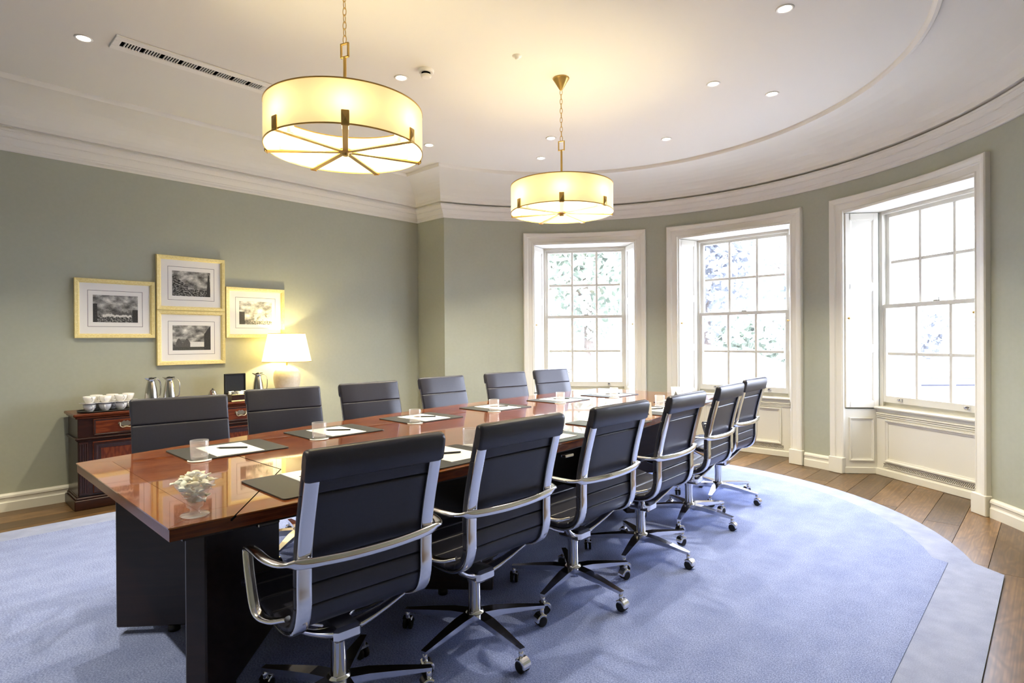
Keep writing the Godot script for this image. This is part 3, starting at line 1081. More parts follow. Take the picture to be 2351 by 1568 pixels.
# ---------------------------------------------------------------- things on the table
func build_settings() -> void:
	var ty := 0.7405
	var ord := ["first", "second", "third", "fourth", "fifth", "sixth"]
	var far := [[-2.885, -1.055], [-2.995, -1.675], [-3.075, -2.36], [-3.12, -3.10], [-3.10, -3.84], [-3.02, -4.50]]
	var near := [[-2.005, -1.06], [-1.975, -1.65], [-1.985, -2.32], [-2.02, -3.0], [-2.10, -3.72], [-2.22, -4.42]]
	# meshes shared by all places
	grain = 0
	var st := T()
	var bp := PackedVector2Array()
	for q in [[0.18, 0.22, 0], [-0.18, 0.22, 1], [-0.18, -0.22, 2], [0.18, -0.22, 3]]:
		for i in 4:
			var g: float = PI / 2 * (q[2] + i / 3.0)
			bp.append(Vector2(q[0] - signf(q[0]) * 0.015 + 0.015 * cos(g), q[1] - signf(q[1]) * 0.015 + 0.015 * sin(g)))
	prism(st, bp, 0.0, 0.005)
	var blotter := mesh_of(st, M.blotter)
	st = T()
	box(st, Vector3(0, 0.0012, 0), Vector3(0.297, 0.0024, 0.21), 0.0)
	var paper := mesh_of(st, M.paper)
	st = T()
	var px := func(r: float, x: float) -> Array:
		var a := []
		for i in 8:
			a.append(Vector3(x, 0.0045 + r * cos(TAU * i / 8), r * sin(TAU * i / 8)))
		return a
	loft(st, [px.call(0.0008, -0.073), px.call(0.0028, -0.062), px.call(0.0042, -0.055), px.call(0.0042, 0.068), px.call(0.003, 0.072)])
	var pen := mesh_of(st, M.black)
	st = T()
	lathe(st, [Vector2(0.046, 0.0), Vector2(0.048, 0.001), Vector2(0.048, 0.003), Vector2(0.046, 0.004)], 28)
	var coaster := mesh_of(st, M.coaster)
	for side in 2:
		for i in 6:
			var q: Array = far[i] if side == 0 else near[i]
			var s := 1.0 if side == 0 else -1.0
			var who: String = "at the %s %s seat from the left end" % [ord[i], "far" if side == 0 else "near"]
			var at := Vector3(q[0], ty, q[1])
			var o := put(numbered("blotter"), blotter, self, at)
			tag(o, "dark grey desk blotter " + who, "blotter", "blotters on the table")
			o = put(numbered("paper_sheet"), paper, self, at + Vector3(s * 0.02, 0.0052, -s * -0.0 + (0.0 if side == 0 else -0.03)), 0.02 * (i % 3 - 1))
			tag(o, "white sheet of paper on blotter " + who, "paper", "paper sheets on the blotters")
			o = put(numbered("pen"), pen, self, at + Vector3(s * 0.02, 0.0078, -0.01), deg_to_rad(48 if side == 0 else 62))
			tag(o, "slim black pen on paper " + who, "pen", "pens on the paper sheets")
			var gp := at + Vector3(s * 0.165, 0.0, s * 0.18)
			if side == 1:
				gp = at + Vector3(-0.10, 0.0, -0.235)
			o = put(numbered("coaster"), coaster, self, gp)
			tag(o, "round white paper coaster under tumbler " + who, "coaster", "coasters on the table")
			st = T()
			var tp := [Vector2(0.0, 0.004), Vector2(0.032, 0.004), Vector2(0.035, 0.008), Vector2(0.0375, 0.088), Vector2(0.0365, 0.0895), Vector2(0.0350, 0.088), Vector2(0.0325, 0.018), Vector2(0.0, 0.016)]
			if i == 0 and side == 0:
				revolve(st, tp, 24)
				M.tumbler_mesh = mesh_of(st, M.tumbler)
			o = put(numbered("tumbler"), M.tumbler_mesh, self, gp)
			tag(o, "clear glass tumbler " + who, "glass", "tumblers on the table")
			# upturned paper cap inside the rim carries a line of print
			st = T()
	for e in [[-1.98, -3.37, "in the middle of the near side"], [-2.42, -4.62, "at the far end of the table"]]:
		var c := thing("tent_card", "folded white paper tent card standing on the table " + e[2], "card", Vector3(e[0], ty, e[1]), deg_to_rad(40), "tent cards")
		st = T()
		for s in [-1.0, 1.0]:
			box(st, Vector3(0, 0.05, s * 0.018), Vector3(0.075, 0.105, 0.0012), 0.0, Basis(Vector3.RIGHT, -s * 0.33))
		obj("card", st, M.paper, c)
		st = T()
		face(st, [Vector3(-0.02, 0.02, 0.0305), Vector3(0.02, 0.02, 0.0305), Vector3(0.0, 0.065, 0.0155)], Vector3(0, 0, -1))
		obj("printed_mark", st, M.print_ink, c)
	# footed glass dish of wrapped mints
	var b := Vector3(-1.872, ty, -0.588)
	var d := thing("glass_dish", "footed clear glass dish of mints on the near table corner", "dish", b)
	st = T()
	revolve(st, [Vector2(0.0, 0.0), Vector2(0.036, 0.0), Vector2(0.040, 0.003), Vector2(0.037, 0.006), Vector2(0.014, 0.010), Vector2(0.013, 0.022), Vector2(0.024, 0.028), Vector2(0.026, 0.045), Vector2(0.034, 0.062), Vector2(0.053, 0.092), Vector2(0.056, 0.104), Vector2(0.0535, 0.1045), Vector2(0.051, 0.094), Vector2(0.031, 0.064), Vector2(0.022, 0.046), Vector2(0.019, 0.034), Vector2(0.0, 0.030)], 28)
	obj("bowl", st, M.dish, d)
	rng.seed = 77
	var cm := []
	for k in 4:
		st = T()
		var rr := []
		for q in [[-0.024, 0.011, 0.002], [-0.017, 0.007, 0.003], [-0.0115, 0.003, 0.003], [-0.009, 0.007, 0.006], [-0.003, 0.0095, 0.0075], [0.003, 0.0095, 0.0075], [0.009, 0.007, 0.006], [0.0115, 0.003, 0.003], [0.017, 0.007, 0.003], [0.024, 0.011, 0.002]]:
			var r := []
			for i in 10:
				r.append(Vector3(q[0], q[2] * sin(TAU * i / 10), q[1] * cos(TAU * i / 10)))
			rr.append(r)
		loft(st, rr)
		cm.append(mesh_of(st, M.candy[k]))
	var spots := []
	for k in 3:
		spots.append([0.010, TAU * k / 3.0, 0.046])
	for k in 5:
		spots.append([0.020, TAU * k / 5.0 + 0.4, 0.064])
	for k in 7:
		spots.append([0.033, TAU * k / 7.0, 0.084])
	for k in 8:
		spots.append([0.040, TAU * k / 8.0 + 0.3, 0.103])
	for k in 5:
		spots.append([0.022, TAU * k / 5.0 + 0.2, 0.113])
	for k in 2:
		spots.append([0.009, TAU * k / 2.0 + 0.7, 0.126])
	for s in spots:
		var o := put(numbered("wrapped_mint"), cm[rng.randi() % 4], self, b + Vector3(cos(s[1]) * s[0], s[2], sin(s[1]) * s[0]))
		o.rotation = Vector3(rng.randf_range(-0.5, 0.5), rng.randf() * TAU, rng.randf_range(-0.5, 0.5))
		tag(o, "small twist-wrapped mint in the glass dish on the near table corner", "sweet", "wrapped mints in the glass dish")

# ---------------------------------------------------------------- sideboard and what stands on it
const SZ0 := -0.845
const SZ1 := -2.815
const SXF := -5.30
const SY := 0.722
func bail_handle(parent: Node, x: float, y: float, z: float) -> void:
	var h := Node3D.new()
	h.name = "handle"
	parent.add_child(h, true)
	var st := T()
	# shaped back plate and a hanging bail
	prism(st, PackedVector2Array([Vector2(z - 0.052, y + 0.004), Vector2(z - 0.046, y + 0.018), Vector2(z - 0.03, y + 0.013), Vector2(z - 0.012, y + 0.026), Vector2(z, y + 0.019), Vector2(z + 0.012, y + 0.026), Vector2(z + 0.03, y + 0.013), Vector2(z + 0.046, y + 0.018), Vector2(z + 0.052, y + 0.004), Vector2(z + 0.036, y - 0.010), Vector2(z + 0.016, y - 0.016), Vector2(z, y - 0.024), Vector2(z - 0.016, y - 0.016), Vector2(z - 0.036, y - 0.010)]), x, x + 0.003, 0)
	obj("back_plate", st, M.silver, h)
	st = T()
	tube(st, curve([Vector3(x + 0.010, y + 0.006, z - 0.040), Vector3(x + 0.014, y - 0.012, z - 0.041), Vector3(x + 0.017, y - 0.024, z - 0.026), Vector3(x + 0.017, y - 0.020, z), Vector3(x + 0.017, y - 0.024, z + 0.026), Vector3(x + 0.014, y - 0.012, z + 0.041), Vector3(x + 0.010, y + 0.006, z + 0.040)], 24), 0.0042, 8)
	for s in [-1, 1]:
		box(st, Vector3(x + 0.006, y + 0.006, z + s * 0.040), Vector3(0.012, 0.012, 0.012), 0.003)
	obj("bail", st, M.silver, h)
func build_sideboard() -> void:
	var zc := (SZ0 + SZ1) / 2
	var xc := (XW + SXF) / 2 + 0.02
	var t := thing("sideboard", "dark mahogany sideboard with drawers and brass handles against the left wall", "sideboard", Vector3(xc, 0, zc))
	var hx := SXF - xc - 0.015          # carcase front, local
	var bx := XW + 0.03 - xc
	var hz := (SZ0 - SZ1) / 2
	grain = 2
	var st := T()
	box(st, Vector3((hx + bx) / 2, 0.385, 0), Vector3(hx - bx, 0.61, hz * 2 - 0.05), 0.004)
	obj("carcase", st, M.mahogany_dark, t)
	st = T()
	for q in [[0.0, 0.075, 0.0], [0.075, 0.092, -0.012], [0.092, 0.104, -0.02]]:
		box(st, Vector3((hx + 0.02 + q[2] + bx) / 2, (q[0] + q[1]) / 2 + 0.0005, 0), Vector3(hx + 0.02 + q[2] - bx, q[1] - q[0], hz * 2 + q[2] * 2), 0.005)
	obj("plinth", st, M.mahogany_dark, t)
	st = T()
	box(st, Vector3((hx + 0.02 + bx) / 2, SY - 0.011, 0), Vector3(hx + 0.02 - bx, 0.022, hz * 2 + 0.006), 0.006)
	box(st, Vector3((hx + 0.008 + bx) / 2, SY - 0.030, 0), Vector3(hx + 0.008 - bx, 0.016, hz * 2 - 0.022), 0.005)
	obj("top", st, M.mahogany, t)
	# waist moulding, front and ends
	st = T()
	for q in [[0.533, 0.018, 0.014], [0.520, 0.009, 0.010]]:
		box(st, Vector3((hx + q[1] + bx) / 2, q[0], 0), Vector3(hx + q[1] - bx, q[2], hz * 2 - 0.05 + q[1] * 2), 0.004)
	obj("waist_moulding", st, M.mahogany_dark, t)
	# fluted corner pilasters
	for s in [-1.0, 1.0]:
		st = T()
		grain = 1
		box(st, Vector3(hx + 0.003, 0.31, s * (hz - 0.060)), Vector3(0.010, 0.40, 0.062), 0.002)
		for k in 4:
			tube(st, [Vector3(hx + 0.008, 0.125, s * (hz - 0.06) + (k - 1.5) * 0.014), Vector3(hx + 0.008, 0.495, s * (hz - 0.06) + (k - 1.5) * 0.014)], 0.0052, 8)
		obj("pilaster", st, M.mahogany_dark, t)
	# four drawers over four doors
	var span := hz * 2 - 0.22
	var wcol := span / 4
	for k in 4:
		var z := hz - 0.11 - wcol * (k + 0.5)
		var dr := Node3D.new()
		dr.name = "drawer"
		t.add_child(dr, true)
		grain = 2
		st = T()
		box(st, Vector3(hx + 0.004, 0.614, z), Vector3(0.018, 0.125, wcol - 0.02), 0.003)
		obj("drawer_front", st, M.mahogany, dr)
		st = T()
		panel_frame(st, Vector3(hx + 0.012, 0, z), Vector3(0, 0, -1), Vector3.RIGHT, -wcol / 2 + 0.012, 0.555, wcol / 2 - 0.012, 0.674, 0.012, 0.005)
		obj("cockbead", st, M.mahogany_dark, dr)
		bail_handle(dr, hx + 0.013, 0.622, z)
		var dd := Node3D.new()
		dd.name = "door"
		t.add_child(dd, true)
		st = T()
		grain = 1
		box(st, Vector3(hx + 0.002, 0.31, z), Vector3(0.016, 0.39, wcol - 0.012), 0.003)
		obj("door_panel", st, M.mahogany, dd)
		st = T()
		panel_frame(st, Vector3(hx + 0.009, 0, z), Vector3(0, 0, -1), Vector3.RIGHT, -wcol / 2 + 0.012, 0.122, wcol / 2 - 0.012, 0.498, 0.045, 0.008)
		obj("door_frame", st, M.mahogany_dark, dd)
		st = T()
		lathe(st, [Vector2(0.004, 0), Vector2(0.005, 0.008), Vector2(0.010, 0.014), Vector2(0.008, 0.021), Vector2(0.001, 0.023)], 10)
		var kn := obj("door_knob", st, M.silver, dd)
		kn.position = Vector3(hx + 0.016, 0.40, z + (0.5 - k % 2) * (wcol - 0.07) * -1.0)
		kn.rotation.z = -PI / 2
	# cups and saucers on a black tray
	var ty := SY + 0.001
	grain = 0
	var tr := thing("serving_tray", "round-cornered black tray under white cups on the sideboard", "tray", Vector3(-5.435, ty, -1.095))
	st = T()
	var tp := PackedVector2Array()
	for i in 32:
		var w := TAU * i / 32
		tp.append(Vector2(0.115 * signf(cos(w)) * pow(absf(cos(w)), 0.45), 0.20 * signf(sin(w)) * pow(absf(sin(w)), 0.45)))
	prism(st, tp, 0.0, 0.005)
	obj("tray_base", st, M.black, tr)
	st = T()
	var tp3 := []
	for q in tp:
		tp3.append(Vector3(q.x, 0.007, q.y))
	tube(st, tp3, 0.0045, 6, true)
	obj("tray_rim", st, M.black, tr)
	st = T()
	revolve(st, [Vector2(0, 0.0), Vector2(0.020, 0.0), Vector2(0.022, 0.004), Vector2(0.030, 0.012), Vector2(0.039, 0.032), Vector2(0.042, 0.054), Vector2(0.040, 0.0545), Vector2(0.036, 0.034), Vector2(0.027, 0.015), Vector2(0.0, 0.008)], 24)
	var cupm := mesh_of(st, M.china)
	st = T()
	sweep(st, curve([Vector3(0.040, 0.046, 0), Vector3(0.054, 0.049, 0), Vector3(0.061, 0.038, 0), Vector3(0.052, 0.022, 0), Vector3(0.036, 0.020, 0)], 14), oval(0.004, 0.0028, 8), Vector3.BACK)
	var earm := mesh_of(st, M.china)
	st = T()
	revolve(st, [Vector2(0, 0.0), Vector2(0.030, 0.0), Vector2(0.034, 0.003), Vector2(0.066, 0.011), Vector2(0.067, 0.013), Vector2(0.034, 0.006), Vector2(0, 0.004)], 28)
	var saucerm := mesh_of(st, M.china)
	var wh := [[-5.378, -0.955, "front left"], [-5.378, -1.055, "front second"], [-5.378, -1.158, "front third"], [-5.495, -1.02, "back left"], [-5.495, -1.125, "back second"], [-5.495, -1.235, "back third"]]
	for q in wh:
		for tier in 2:
			var y: float = ty + 0.006 + tier * 0.068
			var e := "%s stack of the tray on the sideboard, %s tier" % [q[2], ["lower", "upper"][tier]]
			if tier == 1:
				var sc := put(numbered("saucer"), saucerm, self, Vector3(q[0], y - 0.0125, q[1]))
				tag(sc, "white saucer under cup in " + e, "saucer", "saucers on the sideboard")
			var c := thing("coffee_cup", "white china cup in " + e, "cup", Vector3(q[0], y - (0.006 if tier == 1 else 0.0), q[1]), 0.25 * sin(q[1] * 37.0), "coffee cups on the sideboard")
			put("cup_bowl", cupm, c)
			put("cup_handle", earm, c)
	var lone := thing("coffee_cup", "white china cup standing alone on saucer right of the cup tray", "cup", Vector3(-5.365, ty + 0.006, -1.37), 0.8, "coffee cups on the sideboard")
	put("cup_bowl", cupm, lone)
	put("cup_handle", earm, lone)
	tag(put(numbered("saucer"), saucerm, self, Vector3(-5.365, ty - 0.0005, -1.37)), "white saucer under lone cup right of the cup tray", "saucer", "saucers on the sideboard")
	# vacuum jugs
	for q in [[-5.46, -1.39, "left of the pair beside the white cups", 1.9], [-5.46, -1.525, "right of the pair beside the white cups", 1.0], [-5.47, -2.275, "beside the table lamp", 1.2]]:
		var j := thing("vacuum_jug", "tall brushed steel vacuum jug, " + q[2], "jug", Vector3(q[0], ty, q[1]), q[3], "steel vacuum jugs on the sideboard")
		st = T()
		lathe(st, [Vector2(0.046, 0.0), Vector2(0.050, 0.004), Vector2(0.051, 0.03), Vector2(0.047, 0.09), Vector2(0.040, 0.15), Vector2(0.029, 0.20), Vector2(0.026, 0.212), Vector2(0.029, 0.222), Vector2(0.031, 0.226), Vector2(0.024, 0.228)], 28)
		obj("body", st, M.steel, j)
		st = T()
		loft(st, [[Vector3(-0.022, 0.214, 0.014), Vector3(-0.022, 0.214, -0.014), Vector3(-0.024, 0.234, -0.016), Vector3(-0.024, 0.234, 0.016)], [Vector3(-0.036, 0.224, 0.008), Vector3(-0.036, 0.224, -0.008), Vector3(-0.040, 0.237, -0.010), Vector3(-0.040, 0.237, 0.010)], [Vector3(-0.052, 0.236, 0.002), Vector3(-0.052, 0.236, -0.002), Vector3(-0.053, 0.241, -0.003), Vector3(-0.053, 0.241, 0.003)]], false, false)
		obj("spout", st, M.steel, j)
		st = T()
		lathe(st, [Vector2(0.025, 0.228), Vector2(0.025, 0.232), Vector2(0.016, 0.240), Vector2(0.002, 0.244)], 20)
		box(st, Vector3(0.026, 0.238, 0), Vector3(0.030, 0.007, 0.016), 0.003)
		obj("lid", st, M.black, j)
		st = T()
		sweep(st, curve([Vector3(0.026, 0.222, 0), Vector3(0.055, 0.224, 0), Vector3(0.076, 0.195, 0), Vector3(0.079, 0.14, 0), Vector3(0.072, 0.085, 0), Vector3(0.050, 0.070, 0)], 24), oval(0.009, 0.004, 8), Vector3.BACK)
		obj("handle", st, M.steel, j)
	var mj := thing("milk_jug", "small squat steel milk jug between the vacuum jugs and tea box", "jug", Vector3(-5.45, ty, -1.865), 2.6)
	st = T()
	lathe(st, [Vector2(0.036, 0.0), Vector2(0.042, 0.004), Vector2(0.043, 0.03), Vector2(0.034, 0.075), Vector2(0.024, 0.095), Vector2(0.026, 0.10), Vector2(0.018, 0.103)], 24)
	obj("body", st, M.steel, mj)
	st = T()
	lathe(st, [Vector2(0.018, 0.102), Vector2(0.016, 0.108), Vector2(0.006, 0.111), Vector2(0.007, 0.120), Vector2(0.002, 0.123)], 14)
	obj("lid", st, M.black, mj)
	st = T()
	sweep(st, [Vector3(-0.030, 0.055, 0), Vector3(-0.050, 0.082, 0), Vector3(-0.066, 0.105, 0), Vector3(-0.072, 0.112, 0)], oval(0.009, 0.007, 8), Vector3.BACK, false, true, [1.2, 0.8, 0.55, 0.5])
	obj("spout", st, M.steel, mj)
	st = T()
	sweep(st, curve([Vector3(0.024, 0.094, 0), Vector3(0.056, 0.10, 0), Vector3(0.066, 0.07, 0), Vector3(0.04, 0.035, 0)], 16), oval(0.006, 0.003, 8), Vector3.BACK)
	obj("handle", st, M.steel, mj)
	# open tea box
	var b := thing("tea_box", "open wooden tea box with upright black lid on the sideboard", "box", Vector3(-5.40, ty, -2.072))
	grain = 2
	st = T()
	var bw := 0.095
	for s in [-1.0, 1.0]:
		box(st, Vector3(s * 0.085, 0.03, 0), Vector3(0.012, 0.06, bw * 2), 0.002)
		box(st, Vector3(0, 0.03, s * (bw - 0.006)), Vector3(0.16, 0.06, 0.012), 0.002)
	box(st, Vector3(0, 0.004, 0), Vector3(0.16, 0.008, bw * 2 - 0.02), 0.001)
	obj("box_body", st, M.mahogany_dark, b)
	st = T()
	box(st, Vector3(0.088, 0.061, 0), Vector3(0.016, 0.004, bw * 2), 0.001)
	box(st, Vector3(0.0855, 0.0065, 0), Vector3(0.016, 0.012, bw * 2 + 0.004), 0.002)
	obj("pale_edge", st, M.gold, b)
	st = T()
	box(st, Vector3(-0.094, 0.150, 0), Vector3(0.012, 0.185, bw * 2), 0.003)
	panel_frame(st, Vector3(-0.088, 0, 0), Vector3(0, 0, -1), Vector3.RIGHT, -bw + 0.004, 0.064, bw - 0.004, 0.238, 0.010, 0.010)
	obj("lid", st, M.black, b)
	for k in 3:
		for r in 2:
			var sc := thing("foil_sachet", "pale silver tea sachet in the open box, place %s in its %s row" % [["one", "two", "three"][k], ["front", "back"][r]], "sachet", Vector3(-5.40 + 0.035 - r * 0.07, ty + 0.012, -2.072 + (k - 1) * 0.054), 0.0, "sachets in the tea box")
			st = T()
			box(st, Vector3(0, 0.034, 0), Vector3(0.046, 0.066, 0.046), 0.016)
			box(st, Vector3(0, 0.066, 0), Vector3(0.02, 0.016, 0.048), 0.004)
			obj("packet", st, M.steel if (k + r) % 2 == 0 else M.paper, sc)
	# lamp
	var lp := thing("table_lamp", "cream ceramic table lamp with pleated shade on the sideboard", "lamp", Vector3(-5.47, ty, -2.555))
	st = T()
	lathe(st, [Vector2(0.070, 0.0), Vector2(0.082, 0.006), Vector2(0.102, 0.06), Vector2(0.121, 0.13), Vector2(0.127, 0.185), Vector2(0.121, 0.23), Vector2(0.10, 0.265), Vector2(0.065, 0.285), Vector2(0.035, 0.292), Vector2(0.024, 0.298), Vector2(0.020, 0.300)], 36)
	obj("base", st, M.ceramic, lp)
	st = T()
	lathe(st, [Vector2(0.008, 0.298), Vector2(0.008, 0.40), Vector2(0.015, 0.405), Vector2(0.015, 0.44), Vector2(0.010, 0.445)], 14)
	obj("stem", st, M.brass, lp)
	st = T()
	var rows := []
	for k in 5:
		var r := []
		var f := k / 4.0
		for i in 144:
			var w := TAU * i / 144
			var rad := lerpf(0.226, 0.168, f) + (0.0025 if i % 2 == 0 else -0.0025)
			r.append(Vector3(cos(w) * rad, lerpf(0.338, 0.612, f), sin(w) * rad))
		rows.append(r)
	sheet(st, rows, Vector3(5, 0.4, 0), true, false)
	obj("shade", st, M.lampshade, lp)
	st = T()
	for q in [[0.226, 0.339], [0.168, 0.611]]:
		var r := []
		for i in 48:
			r.append(Vector3(cos(TAU * i / 48) * q[0], q[1], sin(TAU * i / 48) * q[0]))
		tube(st, r, 0.0035, 6, true)
	for i in 3:
		tube(st, [Vector3(0, 0.60, 0), Vector3(cos(i * 2.094) * 0.166, 0.608, sin(i * 2.094) * 0.166)], 0.0015, 6)
	obj("shade_ring", st, M.brass, lp)
	st = T()
	lathe(st, [Vector2(0.010, 0.445), Vector2(0.020, 0.462), Vector2(0.026, 0.485), Vector2(0.022, 0.505), Vector2(0.008, 0.516)], 16)
	obj("bulb", st, M.bulb, lp)
	omni("lamp_light", Vector3(0, 0.485, 0), LAMP_E, Color(1.0, 0.93, 0.68), 0.03, lp)

# ---------------------------------------------------------------- pictures
func print_tex(sd: int) -> ImageTexture:
	# engraved view: clouds over a horizon, with dark masses of trees and pale buildings
	var n1 := noise(sd, 0.018, 4)
	var n2 := noise(sd + 3, 0.10, 3)
	var n3 := noise(sd + 5, 0.03, 3)
	return tex(192, 128, func(x: int, y: int) -> Color:
		var u := x / 192.0
		var v := y / 128.0
		var k := 0.60 + 0.45 * n1.get_noise_2d(x * 0.8, y * 1.3) - 0.12 * v
		var hor := 0.72 + 0.05 * n3.get_noise_2d(x * 1.5, 9)
		var skyline := hor - 0.10 - 0.12 * maxf(0.0, n3.get_noise_2d(x * 2.0, sd))
		if sd == 11:
			if u < 0.09 and v > 0.32:
				k = 0.22
			elif u > 0.87 and v > 0.52:
				k = 0.20
			elif v > skyline and v < hor and u > 0.42:
				k = 0.36
			elif v > hor - 0.02 and v < hor + 0.08 and u > 0.2 and u < 0.85:
				k = 0.82
			elif v > hor:
				k = 0.38 + 0.5 * n2.get_noise_2d(x, y)
		elif sd == 12:
			if u < 0.4 and v > 0.15 + u * 1.1:
				k = 0.35 + 0.6 * n2.get_noise_2d(x * 0.6, y * 1.5)
			elif u > 0.88 and v > 0.1 and absf(u - 0.95) < 0.05 * (v + 0.2):
				k = 0.2
			elif v > hor:
				k = 0.35 + 0.6 * n2.get_noise_2d(x, y)
			elif absf(u - 0.60) < 0.02 + (v - 0.5) * 0.12 and v > 0.52:
				k = 0.42
		elif sd == 13:
			if u > 0.82 and v > 0.35 - (u - 0.82) * 2.0:
				k = 0.22
			elif v > 0.86:
				k = 0.28
			elif u > 0.45 and u < 0.82 and v > 0.66:
				k = 0.86
			elif u > 0.08 and u < 0.45 and v > 0.62 + 0.1 * sin(u * 30.0):
				k = 0.33
		else:
			if u < 0.16 and v > 0.45:
				k = 0.25
			elif v > 0.84:
				k = 0.45 + 0.4 * n2.get_noise_2d(x, y)
			elif v > 0.55 and u > 0.45 and n3.get_noise_2d(x, y) > -0.1:
				k = 0.70
			else:
				k += 0.12
		k += 0.10 * n2.get_noise_2d(x * 2.0, y * 2.0)
		k = clampf(k, 0.08, 0.95)
		return Color(k, k * 0.99, k * 0.96))
func build_pictures() -> void:
	var data := [[-1.197, 1.538, 11, "left of the four"], [-1.777, 1.7845, 12, "upper middle of the four"], [-1.777, 1.2965, 13, "lower middle of the four"], [-2.352, 1.538, 14, "right of the four, above the lamp"]]
	var W := 0.566
	var H := 0.486
	for d in data:
		var t := thing("framed_print", "gilt-framed black and white engraving, %s on the left wall" % d[3], "picture", Vector3(XW, d[1], d[0]), 0.0, "framed engravings on the left wall")
		# local: x proud of the wall, z along it
		var st := T()
		grain = 2
		var pr := [Vector2(0, 0.001), Vector2(0, 0.028), Vector2(0.003, 0.032), Vector2(0.026, 0.029), Vector2(0.031, 0.023), Vector2(0.036, 0.021), Vector2(0.036, 0.012), Vector2(0.010, 0.001)]
		var rings := []
		for c in [[-W / 2, -H / 2, 1, 1], [W / 2, -H / 2, -1, 1], [W / 2, H / 2, -1, -1], [-W / 2, H / 2, 1, -1]]:
			var r := []
			for q in pr:
				r.append(Vector3(q.y, c[1] + c[3] * q.x, c[0] + c[2] * q.x))
			rings.append(r)
		loft(st, rings, true, false)
		obj("frame", st, M.gold, t)
		st = T()
		box(st, Vector3(0.010, 0, 0), Vector3(0.008, H - 0.06, W - 0.06), 0.0)
		obj("mount", st, M.mount, t)
		st = T()
		for e in [[0.0, 0.148, 0.384, 0.003], [0.0, -0.148, 0.384, 0.003], [0.192, 0.0, 0.003, 0.299], [-0.192, 0.0, 0.003, 0.299]]:
			box(st, Vector3(0.0142, e[1], e[0]), Vector3(0.0006, e[3], e[2]), 0.0)
		obj("ruled_line", st, M.print_ink, t)
		st = T()
		var pw := 0.316
		var ph := 0.224
		var a := Vector3(0.0146, -ph / 2, pw / 2)
		var b := Vector3(0.0146, -ph / 2, -pw / 2)
		var c2 := Vector3(0.0146, ph / 2, -pw / 2)
		var e2 := Vector3(0.0146, ph / 2, pw / 2)
		for v in [[a, 0, 1], [c2, 1, 0], [b, 1, 1], [a, 0, 1], [e2, 0, 0], [c2, 1, 0]]:
			st.set_smooth_group(-1)
			st.set_uv(Vector2(v[1], v[2]))
			st.add_vertex(v[0])
		var pm := mat(Color.WHITE, 0.8)
		pm.albedo_texture = print_tex(d[2])
		obj("engraving", st, pm, t)

